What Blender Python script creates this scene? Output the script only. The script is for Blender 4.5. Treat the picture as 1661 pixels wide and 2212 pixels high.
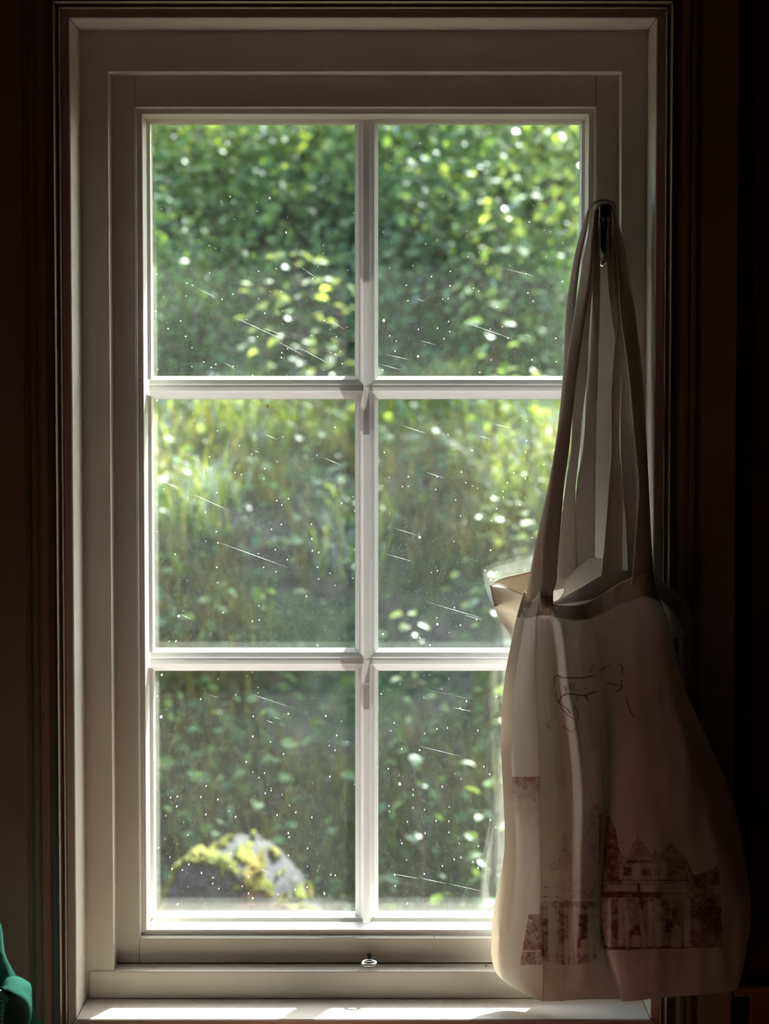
import bpy, bmesh, math, random
import numpy as np
from mathutils import Vector, Matrix

for o in list(bpy.data.objects):
    bpy.data.objects.remove(o)
SC = bpy.context.scene
COL = SC.collection
R = math.radians
random.seed(7)
RNG = np.random.default_rng(11)

# ------------------------------------------------------------------ camera
FPX = 5000.0
CAM = Vector((0.0, -2.5, 1.55))
PITCH = math.atan(0.0538)
cam = bpy.data.cameras.new('camera')
cam.sensor_fit = 'VERTICAL'
cam.sensor_height = 36.0
cam.lens = 36.0 * FPX / 2212.0
cam.clip_start = 0.05
cam.clip_end = 200
cam.dof.use_dof = True
cam.dof.focus_distance = 2.49
cam.dof.aperture_fstop = 6.3
camo = bpy.data.objects.new('camera', cam)
COL.objects.link(camo)
camo.location = CAM
camo.rotation_euler = (R(90) - PITCH, 0, 0)
SC.camera = camo

# ------------------------------------------------------------------ sky, sun, exposure
SUN_DIR = Vector((0.40, 1.0, 0.86)).normalized()          # towards the sun
w = bpy.data.worlds.new('World')
SC.world = w
w.use_nodes = True
nt = w.node_tree
sky = nt.nodes.new('ShaderNodeTexSky')
sky.sky_type = 'NISHITA'
sky.sun_disc = False
sky.sun_elevation = math.asin(SUN_DIR.z)
sky.sun_rotation = math.atan2(SUN_DIR.x, SUN_DIR.y)
sky.air_density = 1.0
sky.dust_density = 2.0
nt.links.new(sky.outputs[0], nt.nodes['Background'].inputs[0])
nt.nodes['Background'].inputs[1].default_value = 0.34
sl = bpy.data.lights.new('sun', 'SUN')
sl.energy = 6.0
sl.angle = R(0.55)
sl.color = (1.0, 0.95, 0.87)
so = bpy.data.objects.new('sun', sl)
COL.objects.link(so)
so.rotation_euler = (-SUN_DIR).to_track_quat('-Z', 'Y').to_euler()
so.location = (3, 8, 8)
SC.view_settings.view_transform = 'Standard'
SC.view_settings.look = 'None'
SC.view_settings.gamma = 1.0
SC.view_settings.use_curve_mapping = False
SC.view_settings.exposure = 2.0
SC.cycles.use_denoising = True
SC.cycles.max_bounces = 7
SC.cycles.diffuse_bounces = 4
SC.cycles.glossy_bounces = 2
SC.cycles.transmission_bounces = 4
SC.cycles.transparent_max_bounces = 14
SC.cycles.use_adaptive_sampling = True
SC.cycles.adaptive_threshold = 0.06
SC.cycles.sample_clamp_indirect = 6.0
SC.cycles.caustics_reflective = False
SC.cycles.caustics_refractive = False

# ------------------------------------------------------------------ helpers
_f = Vector((0, math.cos(PITCH), -math.sin(PITCH)))
_u = Vector((0, math.sin(PITCH), math.cos(PITCH)))


def at(px, py, Y):
    """world point on the plane y = Y seen at photo pixel (px, py)"""
    d = _f + Vector((1, 0, 0)) * ((px - 830.5) / FPX) + _u * (-(py - 1106.0) / FPX)
    return CAM + d * ((Y - CAM.y) / d.y)


def at_np(P):
    """array (..., 3) of (px, py, Y) -> world coordinates"""
    P = np.asarray(P, float)
    a = (P[..., 0] - 830.5) / FPX
    b = -(P[..., 1] - 1106.0) / FPX
    dy = _f.y + _u.y * b
    dz = _f.z + _u.z * b
    t = (P[..., 2] - CAM.y) / dy
    return np.stack([CAM.x + a * t, P[..., 2], CAM.z + dz * t], -1)


def X(px, py, Y):
    return at(px, py, Y).x


def Z(py, Y):
    return at(830, py, Y).z


def tag(o, label=None, cat=None, group=None, kind=None):
    if label: o['label'] = label
    if cat: o['category'] = cat
    if group: o['group'] = group
    if kind: o['kind'] = kind
    return o


def empty(name, loc=(0, 0, 0)):
    o = bpy.data.objects.new(name, None)
    o.empty_display_size = 0.05
    o.location = loc
    COL.objects.link(o)
    return o


def link(name, me, mat=None, parent=None, smooth=False):
    o = bpy.data.objects.new(name, me)
    COL.objects.link(o)
    if mat is not None and not me.materials:
        me.materials.append(mat)
    if smooth:
        me.polygons.foreach_set('use_smooth', [True] * len(me.polygons))
    if parent is not None:
        o.parent = parent
        pl = parent.location
        pp = parent.parent
        while pp is not None:
            pl = pl + pp.location
            pp = pp.parent
        o.location = -pl        # meshes are given in world coordinates
    return o


def pydata(name, V, F, mat=None, parent=None, smooth=False):
    me = bpy.data.meshes.new(name)
    me.from_pydata([tuple(v) for v in V], [], [tuple(f) for f in F])
    me.update()
    return link(name, me, mat, parent, smooth)


def from_bm(name, bm, mat=None, parent=None, smooth=False):
    bmesh.ops.recalc_face_normals(bm, faces=bm.faces)
    me = bpy.data.meshes.new(name)
    bm.to_mesh(me)
    bm.free()
    return link(name, me, mat, parent, smooth)


def add_box(bm, x0, x1, y0, y1, z0, z1, bev=0.0, seg=2):
    r = bmesh.ops.create_cube(bm, size=1.0)
    vs = r['verts']
    for v in vs:
        v.co = Vector(((x0 + x1) / 2 + v.co.x * (x1 - x0), (y0 + y1) / 2 + v.co.y * (y1 - y0), (z0 + z1) / 2 + v.co.z * (z1 - z0)))
    if bev > 0:
        es = list({e for v in vs for e in v.link_edges})
        bmesh.ops.bevel(bm, geom=es, offset=bev, segments=seg, profile=0.5, affect='EDGES')


def box(name, x0, x1, y0, y1, z0, z1, mat, parent=None, bev=0.0):
    bm = bmesh.new()
    add_box(bm, x0, x1, y0, y1, z0, z1, bev)
    return from_bm(name, bm, mat, parent)


def mitred(name, side, rect, prof, mat, parent=None, gap=0.0004):
    """one side of a picture-frame moulding. rect = x0,x1,z0,z1; prof = closed list of (offset inward, Y)"""
    x0, x1, z0, z1 = rect
    A, B = [], []
    for o_, y_ in prof:
        if side == 'L':
            A.append((x0 + o_, y_, z0 + o_ + gap)); B.append((x0 + o_, y_, z1 - o_ - gap))
        elif side == 'R':
            A.append((x1 - o_, y_, z0 + o_ + gap)); B.append((x1 - o_, y_, z1 - o_ - gap))
        elif side == 'T':
            A.append((x0 + o_ + gap, y_, z1 - o_)); B.append((x1 - o_ - gap, y_, z1 - o_))
        else:
            A.append((x0 + o_ + gap, y_, z0 + o_)); B.append((x1 - o_ - gap, y_, z0 + o_))
    n = len(prof)
    bm = bmesh.new()
    va = [bm.verts.new(p) for p in A]
    vb = [bm.verts.new(p) for p in B]
    for i in range(n):
        j = (i + 1) % n
        bm.faces.new((va[i], va[j], vb[j], vb[i]))
    bm.faces.new(va)
    bm.faces.new(vb[::-1])
    return from_bm(name, bm, mat, parent)


def tube_verts(pts, radii, seg=8):
    pts = [Vector(p) for p in pts]
    V, F = [], []
    n = len(pts)
    prev = None
    for i, p in enumerate(pts):
        t = (pts[min(i + 1, n - 1)] - pts[max(i - 1, 0)]).normalized()
        if prev is None:
            up = Vector((0, 0, 1)) if abs(t.z) < 0.9 else Vector((1, 0, 0))
            a = t.cross(up).normalized()
        else:
            a = (prev - t * prev.dot(t)).normalized()
        prev = a
        b = t.cross(a)
        r = radii[i] if hasattr(radii, '__len__') else radii
        for k in range(seg):
            th = 2 * math.pi * k / seg
            V.append(p + a * (math.cos(th) * r) + b * (math.sin(th) * r))
    for i in range(n - 1):
        for k in range(seg):
            k2 = (k + 1) % seg
            F.append((i * seg + k, i * seg + k2, (i + 1) * seg + k2, (i + 1) * seg + k))
    F.append(tuple(range(seg))[::-1])
    F.append(tuple((n - 1) * seg + k for k in range(seg)))
    return V, F


def join(parts):
    V, F = [], []
    for v, f in parts:
        b = len(V)
        V += list(v)
        F += [tuple(i + b for i in ff) for ff in f]
    return V, F


def vnoise(x, y, seed=0):
    """smooth value noise on numpy arrays"""
    g = np.random.default_rng(seed).random((64, 64))
    xi = np.floor(x).astype(int); yi = np.floor(y).astype(int)
    fx = x - xi; fy = y - yi
    fx = fx * fx * (3 - 2 * fx); fy = fy * fy * (3 - 2 * fy)
    a = g[xi % 64, yi % 64]; b = g[(xi + 1) % 64, yi % 64]
    c = g[xi % 64, (yi + 1) % 64]; d = g[(xi + 1) % 64, (yi + 1) % 64]
    return (a * (1 - fx) + b * fx) * (1 - fy) + (c * (1 - fx) + d * fx) * fy


def fbm(x, y, seed=0, n=4):
    s = 0; a = 1.0; t = 0
    for i in range(n):
        s = s + a * vnoise(x * 2 ** i + 7.3 * i, y * 2 ** i + 3.1 * i, seed + i); t += a; a *= 0.5
    return s / t


def catmull(P, n):
    """resample control array P (k, ...) to n rows with Catmull-Rom"""
    P = np.asarray(P, float)
    k = len(P)
    t = np.linspace(0, k - 1, n)
    i = np.minimum(np.floor(t).astype(int), k - 2)
    f = (t - i).reshape((-1,) + (1,) * (P.ndim - 1))
    p0 = P[np.maximum(i - 1, 0)]; p1 = P[i]; p2 = P[i + 1]; p3 = P[np.minimum(i + 2, k - 1)]
    return 0.5 * (2 * p1 + (p2 - p0) * f + (2 * p0 - 5 * p1 + 4 * p2 - p3) * f ** 2 + (3 * p1 - p0 - 3 * p2 + p3) * f ** 3)


def grid_faces(nr, nc, wrap=False):
    idx = np.arange(nr * nc).reshape(nr, nc)
    a = idx[:-1, :-1].ravel(); b = idx[:-1, 1:].ravel(); c = idx[1:, 1:].ravel(); d = idx[1:, :-1].ravel()
    return np.stack([a, b, c, d], 1)


def np_mesh(name, V, Fq, mat=None, parent=None, smooth=True, attrs=None):
    """fast mesh from numpy: V (n,3), Fq (m,3|4)"""
    V = np.ascontiguousarray(V, np.float32); Fq = np.ascontiguousarray(Fq, np.int32)
    me = bpy.data.meshes.new(name)
    k = Fq.shape[1]
    me.vertices.add(len(V)); me.vertices.foreach_set('co', V.ravel())
    me.loops.add(Fq.size); me.loops.foreach_set('vertex_index', Fq.ravel())
    me.polygons.add(len(Fq))
    me.polygons.foreach_set('loop_start', np.arange(0, Fq.size, k, dtype=np.int32))
    me.polygons.foreach_set('loop_total', np.full(len(Fq), k, np.int32))
    if smooth:
        me.polygons.foreach_set('use_smooth', np.ones(len(Fq), bool))
    for an, av in (attrs or {}).items():
        at_ = me.attributes.new(an, 'FLOAT', 'POINT')
        at_.data.foreach_set('value', np.ascontiguousarray(av, np.float32).ravel())
    me.update(); me.validate()
    return link(name, me, mat, parent)


# ------------------------------------------------------------------ materials
class NT:
    def __init__(self, name):
        self.m = bpy.data.materials.new(name)
        self.m.use_nodes = True
        self.t = self.m.node_tree
        self.t.nodes.clear()
        self.out = self.t.nodes.new('ShaderNodeOutputMaterial')

    def n(self, typ, **kw):
        nd = self.t.nodes.new('ShaderNode' + typ)
        for k, v in kw.items():
            if k.startswith('_'):
                setattr(nd, k[1:], v)
            else:
                key = int(k[1:]) if k[0] == 'i' and k[1:].isdigit() else k
                if hasattr(v, 'is_output') or isinstance(v, bpy.types.NodeSocket):
                    self.t.links.new(v, nd.inputs[key])
                else:
                    nd.inputs[key].default_value = v
        return nd

    def link(self, a, b):
        self.t.links.new(a, b)

    def ramp(self, fac, stops):
        nd = self.t.nodes.new('ShaderNodeValToRGB')
        el = nd.color_ramp.elements
        while len(el) < len(stops): el.new(0.5)
        for e, (p, c) in zip(el, stops):
            e.position = p
            e.color = (*c, 1) if len(c) == 3 else c
        self.link(fac, nd.inputs[0])
        return nd.outputs[0]

    def math(self, op, a, b=None, clamp=False):
        nd = self.t.nodes.new('ShaderNodeMath')
        nd.operation = op
        nd.use_clamp = clamp
        for i, v in enumerate((a, b)):
            if v is None: continue
            if isinstance(v, bpy.types.NodeSocket): self.link(v, nd.inputs[i])
            else: nd.inputs[i].default_value = v
        return nd.outputs[0]

    def mixc(self, fac, a, b, blend='MIX'):
        nd = self.t.nodes.new('ShaderNodeMix')
        nd.data_type = 'RGBA'
        nd.blend_type = blend
        for key, v in ((0, fac), (6, a), (7, b)):
            if isinstance(v, bpy.types.NodeSocket): self.link(v, nd.inputs[key])
            else: nd.inputs[key].default_value = v if key == 0 else ((*v, 1) if len(v) == 3 else v)
        return nd.outputs[2]

    def coord(self, scale=1.0, kind='Object'):
        tc = self.t.nodes.new('ShaderNodeTexCoord')
        mp = self.t.nodes.new('ShaderNodeMapping')
        mp.inputs['Scale'].default_value = (scale,) * 3 if not hasattr(scale, '__len__') else scale
        self.link(tc.outputs[kind], mp.inputs[0])
        return mp.outputs[0]

    def done(self, sh):
        self.link(sh, self.out.inputs[0])
        return self.m


def paint(name, col, rough=0.38, specks=True, stain=None):
    t = NT(name)
    co = t.coord()
    n1 = t.n('TexNoise', Vector=co, Scale=9.0, Detail=5.0)
    c = t.mixc(n1.outputs[0], tuple(x * 0.90 for x in col), tuple(min(1, x * 1.06) for x in col))
    if specks:                                   # scattered fly specks and nicks in the paint
        v = t.n('TexVoronoi', Vector=co, Scale=34.0, Randomness=1.0)
        d = t.math('LESS_THAN', v.outputs['Distance'], 0.026)
        sep = t.n('SeparateColor', i0=v.outputs['Color'])
        keep = t.math('GREATER_THAN', sep.outputs[0], 0.72)
        c = t.mixc(t.math('MULTIPLY', d, keep), c, (0.05, 0.03, 0.02))
    b = t.n('TexNoise', Vector=t.coord((160, 160, 14)), Scale=3.0, Detail=4.0)
    bump = t.n('Bump', Strength=0.05, Distance=0.002, Height=b.outputs[0])
    p = t.n('BsdfPrincipled', **{'Base Color': c, 'Roughness': rough, 'Normal': bump.outputs[0]})
    return t.done(p.outputs[0])


def simple(name, col, rough=0.6, metal=0.0, var=0.12, nscale=20.0, bump=0.1):
    t = NT(name)
    co = t.coord()
    n1 = t.n('TexNoise', Vector=co, Scale=nscale, Detail=4.0)
    c = t.mixc(n1.outputs[0], tuple(x * (1 - var) for x in col), tuple(min(1, x * (1 + var)) for x in col))
    bp = t.n('Bump', Strength=bump, Distance=0.003, Height=n1.outputs[0])
    p = t.n('BsdfPrincipled', **{'Base Color': c, 'Roughness': rough, 'Metallic': metal, 'Normal': bp.outputs[0]})
    return t.done(p.outputs[0])


M = {}
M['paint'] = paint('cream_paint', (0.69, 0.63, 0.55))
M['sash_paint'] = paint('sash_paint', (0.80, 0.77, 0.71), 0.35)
def plastic_mat():
    t = NT('white_plastic_bar')
    n1 = t.n('TexNoise', Vector=t.coord(), Scale=40.0, Detail=3.0)
    c = t.mixc(n1.outputs[0], (0.80, 0.80, 0.80), (0.86, 0.86, 0.86))
    d = t.n('BsdfDiffuse', Color=c)
    tl = t.n('BsdfTranslucent', Color=c)
    m = t.n('MixShader', i0=0.05, i1=d.outputs[0], i2=tl.outputs[0])
    g = t.n('BsdfGlossy', Roughness=0.25)
    s = t.n('MixShader', i0=0.03, i1=m.outputs[0], i2=g.outputs[0])
    return t.done(s.outputs[0])


M['bar'] = plastic_mat()
M['casing'] = paint('shaded_casing_paint', (0.42, 0.35, 0.27), 0.45, specks=False)  # same cream paint darkened: the shade on the casing put into its colour
M['wall'] = simple('wall_paint', (0.14, 0.07, 0.05), 0.8, nscale=6)
M['wains'] = simple('wainscot_paint', (0.40, 0.16, 0.11), 0.5, nscale=8)
M['ceil'] = simple('ceiling_paint', (0.22, 0.16, 0.11), 0.8, nscale=4)
M['outwall'] = simple('outside_render', (0.62, 0.60, 0.56), 0.8, nscale=30)
M['iron'] = simple('black_iron', (0.012, 0.011, 0.010), 0.42, 0.6, bump=0.2)
M['steel'] = simple('bright_steel', (0.62, 0.62, 0.60), 0.22, 1.0, bump=0.02)
M['spider'] = simple('spider_brown', (0.45, 0.26, 0.08), 0.7)
M['fly'] = simple('fly_black', (0.03, 0.025, 0.02), 0.5)


def wood_floor():
    t = NT('floor_boards')
    co = t.coord((7.0, 1.0, 1.0))
    n1 = t.n('TexNoise', Vector=t.coord((60, 4, 4)), Scale=1.0, Detail=6.0)
    wv = t.n('TexNoise', Vector=co, Scale=1.0, Detail=1.0)
    c = t.ramp(n1.outputs[0], [(0.3, (0.12, 0.055, 0.035)), (0.7, (0.20, 0.09, 0.06))])
    c = t.mixc(0.4, c, t.ramp(wv.outputs[0], [(0.3, (0.11, 0.05, 0.032)), (0.7, (0.19, 0.085, 0.055))]))
    p = t.n('BsdfPrincipled', **{'Base Color': c, 'Roughness': 0.5})
    return t.done(p.outputs[0])


M['floor'] = wood_floor()
M['bounce_table'] = simple('bounce_table_wood', (0.50, 0.20, 0.15), 0.6, nscale=9)  # wood of the added unseen surface, reddened for the light it bounces


def glass_mat(name='dusty_glass', dust=1.0):
    """clear old pane with dust film, droplet specks"""
    t = NT(name)
    co = t.coord()
    gm = t.n('NewGeometry')
    ior = t.math('SUBTRACT', 1.5, t.math('MULTIPLY', gm.outputs['Backfacing'], 1.5 - 1 / 1.5))
    fr = t.n('Fresnel', IOR=ior)
    tr = t.n('BsdfTransparent', Color=(0.95, 0.975, 0.96, 1))
    gl = t.n('BsdfGlossy', Color=(1, 1, 1, 1), Roughness=0.0)
    g = t.n('MixShader', i0=fr.outputs[0], i1=tr.outputs[0], i2=gl.outputs[0])
    film = t.n('TexNoise', Vector=t.coord((6, 6, 4)), Scale=1.0, Detail=3.0, Roughness=0.7)
    fac = t.math('MULTIPLY', film.outputs[0], 0.016 * dust)
    fine = t.n('TexNoise', Vector=t.coord((900, 900, 700)), Scale=1.0, Detail=1.0)
    fineM = t.math('MULTIPLY', t.math('GREATER_THAN', fine.outputs[0], 0.70), 0.06)
    fac = t.math('ADD', fac, fineM)
    for sc, rad, keepv, st in ((150.0, 0.09, 0.62, 0.5), (48.0, 0.058, 0.72, 0.8)):
        v = t.n('TexVoronoi', Vector=t.coord((sc, 0.001, sc * 0.9)), Scale=1.0)
        d = t.math('LESS_THAN', v.outputs['Distance'], rad)
        sep = t.n('SeparateColor', i0=v.outputs['Color'])
        k = t.math('GREATER_THAN', sep.outputs[0], keepv)
        fac = t.math('ADD', fac, t.math('MULTIPLY', t.math('MULTIPLY', d, k), st))
    df = t.n('BsdfDiffuse', Color=(0.85, 0.87, 0.88, 1))
    tl = t.n('BsdfTranslucent', Color=(0.85, 0.87, 0.88, 1))
    dd = t.n('MixShader', i0=0.6, i1=df.outputs[0], i2=tl.outputs[0])
    s = t.n('MixShader', i0=t.math('MINIMUM', t.math('MULTIPLY', fac, dust), 0.9), i1=g.outputs[0], i2=dd.outputs[0])
    return t.done(s.outputs[0])


M['glass'] = glass_mat()


def clear_glass():
    t = NT('outer_glass')
    gm = t.n('NewGeometry')
    ior = t.math('SUBTRACT', 1.5, t.math('MULTIPLY', gm.outputs['Backfacing'], 1.5 - 1 / 1.5))
    fr = t.n('Fresnel', IOR=ior)
    tr = t.n('BsdfTransparent', Color=(0.955, 0.978, 0.965, 1))
    gl = t.n('BsdfGlossy', Color=(1, 1, 1, 1), Roughness=0.0)
    return t.done(t.n('MixShader', i0=fr.outputs[0], i1=tr.outputs[0], i2=gl.outputs[0]).outputs[0])


M['outer_glass'] = clear_glass()


def scratch_mat():
    t = NT('scratch_line')
    n1 = t.n('TexNoise', Vector=t.coord(300.0), Scale=1.0)
    tr = t.n('BsdfTransparent')
    tl = t.n('BsdfTranslucent', Color=(0.9, 0.93, 0.95, 1))
    s = t.n('MixShader', i0=t.math('MULTIPLY', n1.outputs[0], 0.38), i1=tr.outputs[0], i2=tl.outputs[0])
    return t.done(s.outputs[0])


M['scratch'] = scratch_mat()


def cloth_mat(name, col, trans=0.4, pcol=(0.30, 0.115, 0.075), use_print=False, weave=1400.0):
    t = NT(name)
    co = t.coord()
    n1 = t.n('TexNoise', Vector=co, Scale=60.0, Detail=5.0)
    c = t.mixc(n1.outputs[0], tuple(x * 0.90 for x in col), tuple(min(1, x * 1.05) for x in col))
    if use_print:
        a = t.n('Attribute', _attribute_name='print')
        sp = t.n('TexNoise', Vector=co, Scale=520.0, Detail=3.0)
        lim = t.math('MULTIPLY', t.math('ADD', sp.outputs[0], -0.5), 1.5)
        k = t.math('ADD', a.outputs['Fac'], lim)
        k = t.math('MULTIPLY', t.math('MULTIPLY', k, a.outputs['Fac'], True), 1.25, True)
        c = t.mixc(k, c, pcol)
    wv = t.n('TexWave', Vector=t.coord(weave), Scale=1.0, Distortion=1.5)
    bp = t.n('Bump', Strength=0.12, Distance=0.0006, Height=wv.outputs[0])
    d = t.n('BsdfDiffuse', Color=c, Roughness=0.6, Normal=bp.outputs[0])
    tl = t.n('BsdfTranslucent', Color=t.mixc(1.0, c, (1.0, 0.94, 0.86), 'MULTIPLY'), Normal=bp.outputs[0])
    s = t.n('MixShader', i0=trans, i1=d.outputs[0], i2=tl.outputs[0])
    return t.done(s.outputs[0])


M['canvas'] = cloth_mat('natural_cotton', (0.88, 0.85, 0.81), 0.36)
M['canvas_print'] = cloth_mat('printed_cotton', (0.88, 0.85, 0.81), 0.36, use_print=True)
M['canvas_hem'] = cloth_mat('double_cotton_hem', (0.56, 0.47, 0.39), 0.16)  # same cotton; darker colour imitates less light coming through the doubled cloth
M['strap'] = cloth_mat('cotton_webbing', (0.66, 0.59, 0.51), 0.26)
M['teal'] = cloth_mat('teal_shell_fabric', (0.045, 0.17, 0.135), 0.012)
M['zip'] = simple('teal_zip_teeth', (0.25, 0.55, 0.47), 0.35)


def leaf_mat(name, cols, gloss=0.35, rough=0.48, trans=0.56):
    t = NT(name)
    g = t.n('NewGeometry')
    rnd = g.outputs['Random Per Island']
    c = t.ramp(rnd, cols)
    n1 = t.n('TexNoise', Vector=t.coord(1.0), Scale=1.7, Detail=3.0)
    c = t.mixc(0.55, c, t.ramp(n1.outputs[0], [(0.35, tuple(x * 0.55 for x in cols[0][1])), (0.65, cols[-1][1])]))
    d = t.n('BsdfDiffuse', Color=c)
    tl = t.n('BsdfTranslucent', Color=t.mixc(1.0, c, (1.7, 1.55, 0.65), 'MULTIPLY'))
    m = t.n('MixShader', i0=trans, i1=d.outputs[0], i2=tl.outputs[0])
    gl = t.n('BsdfGlossy', Color=(0.9, 0.95, 1.0, 1), Roughness=rough)
    fr = t.n('Fresnel', IOR=1.45)
    s = t.n('MixShader', i0=t.math('MULTIPLY', fr.outputs[0], gloss * 1.6, True), i1=m.outputs[0], i2=gl.outputs[0])
    return t.done(s.outputs[0])


G1 = [(0.0, (0.10, 0.20, 0.055)), (0.5, (0.18, 0.32, 0.075)), (1.0, (0.32, 0.46, 0.12))]
G2 = [(0.0, (0.07, 0.16, 0.065)), (0.5, (0.12, 0.24, 0.085)), (1.0, (0.20, 0.33, 0.11))]
G3 = [(0.0, (0.26, 0.37, 0.09)), (0.5, (0.38, 0.50, 0.13)), (1.0, (0.52, 0.60, 0.19))]
GG = [(0.0, (0.14, 0.20, 0.05)), (0.45, (0.23, 0.29, 0.075)), (0.8, (0.34, 0.31, 0.13)), (1.0, (0.42, 0.31, 0.18))]
M['leaf_mid'] = leaf_mat('leaf_mid_green', G1)
M['leaf_dark'] = leaf_mat('leaf_blue_green', G2, 0.4)
M['leaf_bright'] = leaf_mat('leaf_yellow_green', G3, 0.45)  # yellow-green leaves, their paleness partly imitating sunlight on the growth
M['grass'] = leaf_mat('grass_blades', GG, 0.12, 0.4, 0.45)
M['bark'] = simple('twig_bark', (0.16, 0.11, 0.075), 0.85)


def bank_mat():
    t = NT('bank_soil_and_moss')
    co = t.coord()
    n1 = t.n('TexNoise', Vector=co, Scale=3.5, Detail=8.0, Roughness=0.65)
    n2 = t.n('TexNoise', Vector=co, Scale=22.0, Detail=6.0)
    c1 = t.ramp(n2.outputs[0], [(0.3, (0.05, 0.04, 0.03)), (0.7, (0.19, 0.15, 0.11))])
    c2 = t.ramp(n2.outputs[0], [(0.3, (0.035, 0.06, 0.02)), (0.7, (0.13, 0.17, 0.05))])
    c = t.mixc(t.ramp(n1.outputs[0], [(0.42, (0, 0, 0)), (0.58, (1, 1, 1))]), c1, c2)
    bp = t.n('Bump', Strength=0.8, Distance=0.05, Height=n2.outputs[0])
    p = t.n('BsdfPrincipled', **{'Base Color': c, 'Roughness': 0.9, 'Normal': bp.outputs[0]})
    return t.done(p.outputs[0])


M['bank'] = bank_mat()


def rock_mat():
    t = NT('lichen_rock')
    co = t.coord()
    n1 = t.n('TexNoise', Vector=co, Scale=16.0, Detail=8.0, Roughness=0.7)
    n2 = t.n('TexNoise', Vector=co, Scale=7.0, Detail=4.0)
    c = t.ramp(n1.outputs[0], [(0.3, (0.028, 0.027, 0.027)), (0.7, (0.085, 0.078, 0.073))])
    c = t.mixc(t.ramp(n2.outputs[0], [(0.58, (0, 0, 0)), (0.68, (1, 1, 1))]), c, (0.07, 0.04, 0.012))
    bp = t.n('Bump', Strength=0.6, Distance=0.02, Height=n1.outputs[0])
    p = t.n('BsdfPrincipled', **{'Base Color': c, 'Roughness': 0.85, 'Normal': bp.outputs[0]})
    return t.done(p.outputs[0])


M['rock'] = rock_mat()


def moss_mat():
    t = NT('yellow_moss')
    co = t.coord()
    n1 = t.n('TexNoise', Vector=co, Scale=9.0, Detail=4.0)
    n2 = t.n('TexNoise', Vector=co, Scale=90.0, Detail=4.0)
    c = t.ramp(n1.outputs[0], [(0.35, (0.22, 0.10, 0.01)), (0.5, (0.20, 0.19, 0.006)), (0.65, (0.13, 0.19, 0.006))])
    c = t.mixc(0.5, c, t.ramp(n2.outputs[0], [(0.35, (0.06, 0.06, 0.003)), (0.65, (0.24, 0.23, 0.010))]))
    bp = t.n('Bump', Strength=1.0, Distance=0.01, Height=n2.outputs[0])
    p = t.n('BsdfPrincipled', **{'Base Color': c, 'Roughness': 0.95, 'Normal': bp.outputs[0]})
    return t.done(p.outputs[0])


M['moss'] = moss_mat()

# ------------------------------------------------------------------ window geometry numbers (metres)
YC = -0.080          # front of the jamb lining
YG = 0.090           # glass plane
LX0 = X(156.4, 900, YC); LX1 = X(1418, 45, YC); LZ1 = Z(40, YC); LZ0 = Z(2157, 0.0)
FX0 = X(238, 900, 0); FX1 = X(1341.5, 350, 0); FZ1 = Z(155, 0); FZ0 = Z(2097, 0)
SX0 = X(295.3, 900, 0.03); SX1 = X(1286.5, 350, 0.03); SZ1 = Z(231, 0.03); SZ0 = Z(2026, 0.03)

# ------------------------------------------------------------------ room shell
RX0, RX1, RY0, ZC = -2.25, 1.75, -4.6, 2.75
YW = -0.060          # plane of the wall around the casing
tag(box('floor', RX0, RX1, RY0, YW, -0.1, 0.0, M['floor']), 'brown boarded floor of the dim room', kind='structure')
tag(box('ceiling', RX0, RX1, RY0, YW, ZC, ZC + 0.1, M['ceil']), 'tan painted ceiling of the dim room', kind='structure')
tag(box('wall_right', RX1, RX1 + 0.1, RY0, YW, 0, ZC, M['wall']), 'dark brown wall to the right', kind='structure')
tag(box('wall_back', RX0, RX1, RY0 - 0.1, RY0, 0, ZC, M['wall']), 'dark brown wall behind the viewer', kind='structure')
tag(box('wall_left', RX0 - 0.1, RX0, RY0, YW, 0, ZC, M['wall']), 'dark brown wall to the left', kind='structure')
# the window wall, thick, pierced by the window (opening behind the casing); the outside opening is a little wider
bm = bmesh.new()
ox0, ox1, oz0, oz1 = LX0 - 0.0088, LX1 + 0.0088, LZ0 - 0.0088, LZ1 + 0.0088
yi, yo = YW, 0.125
for (a, b, c, d) in ((RX0, ox0, 0, ZC), (ox1, RX1, 0, ZC), (ox0, ox1, 0, oz0), (ox0, ox1, oz1, ZC)):
    add_box(bm, a, b, yi, yo, c, d)
ex0, ex1, ez0, ez1 = FX0 - 0.06, FX1 + 0.16, FZ0 - 0.02, Z(205, YG)
for (a, b, c, d) in ((RX0, ex0, 0, ZC), (ex1, RX1, 0, ZC), (ex0, ex1, 0, ez0), (ex0, ex1, ez1, ZC)):
    add_box(bm, a, b, yo, 0.315, c, d)
tag(from_bm('wall_front', bm, M['wall']), 'dark wall around the window casing', kind='structure')

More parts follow.
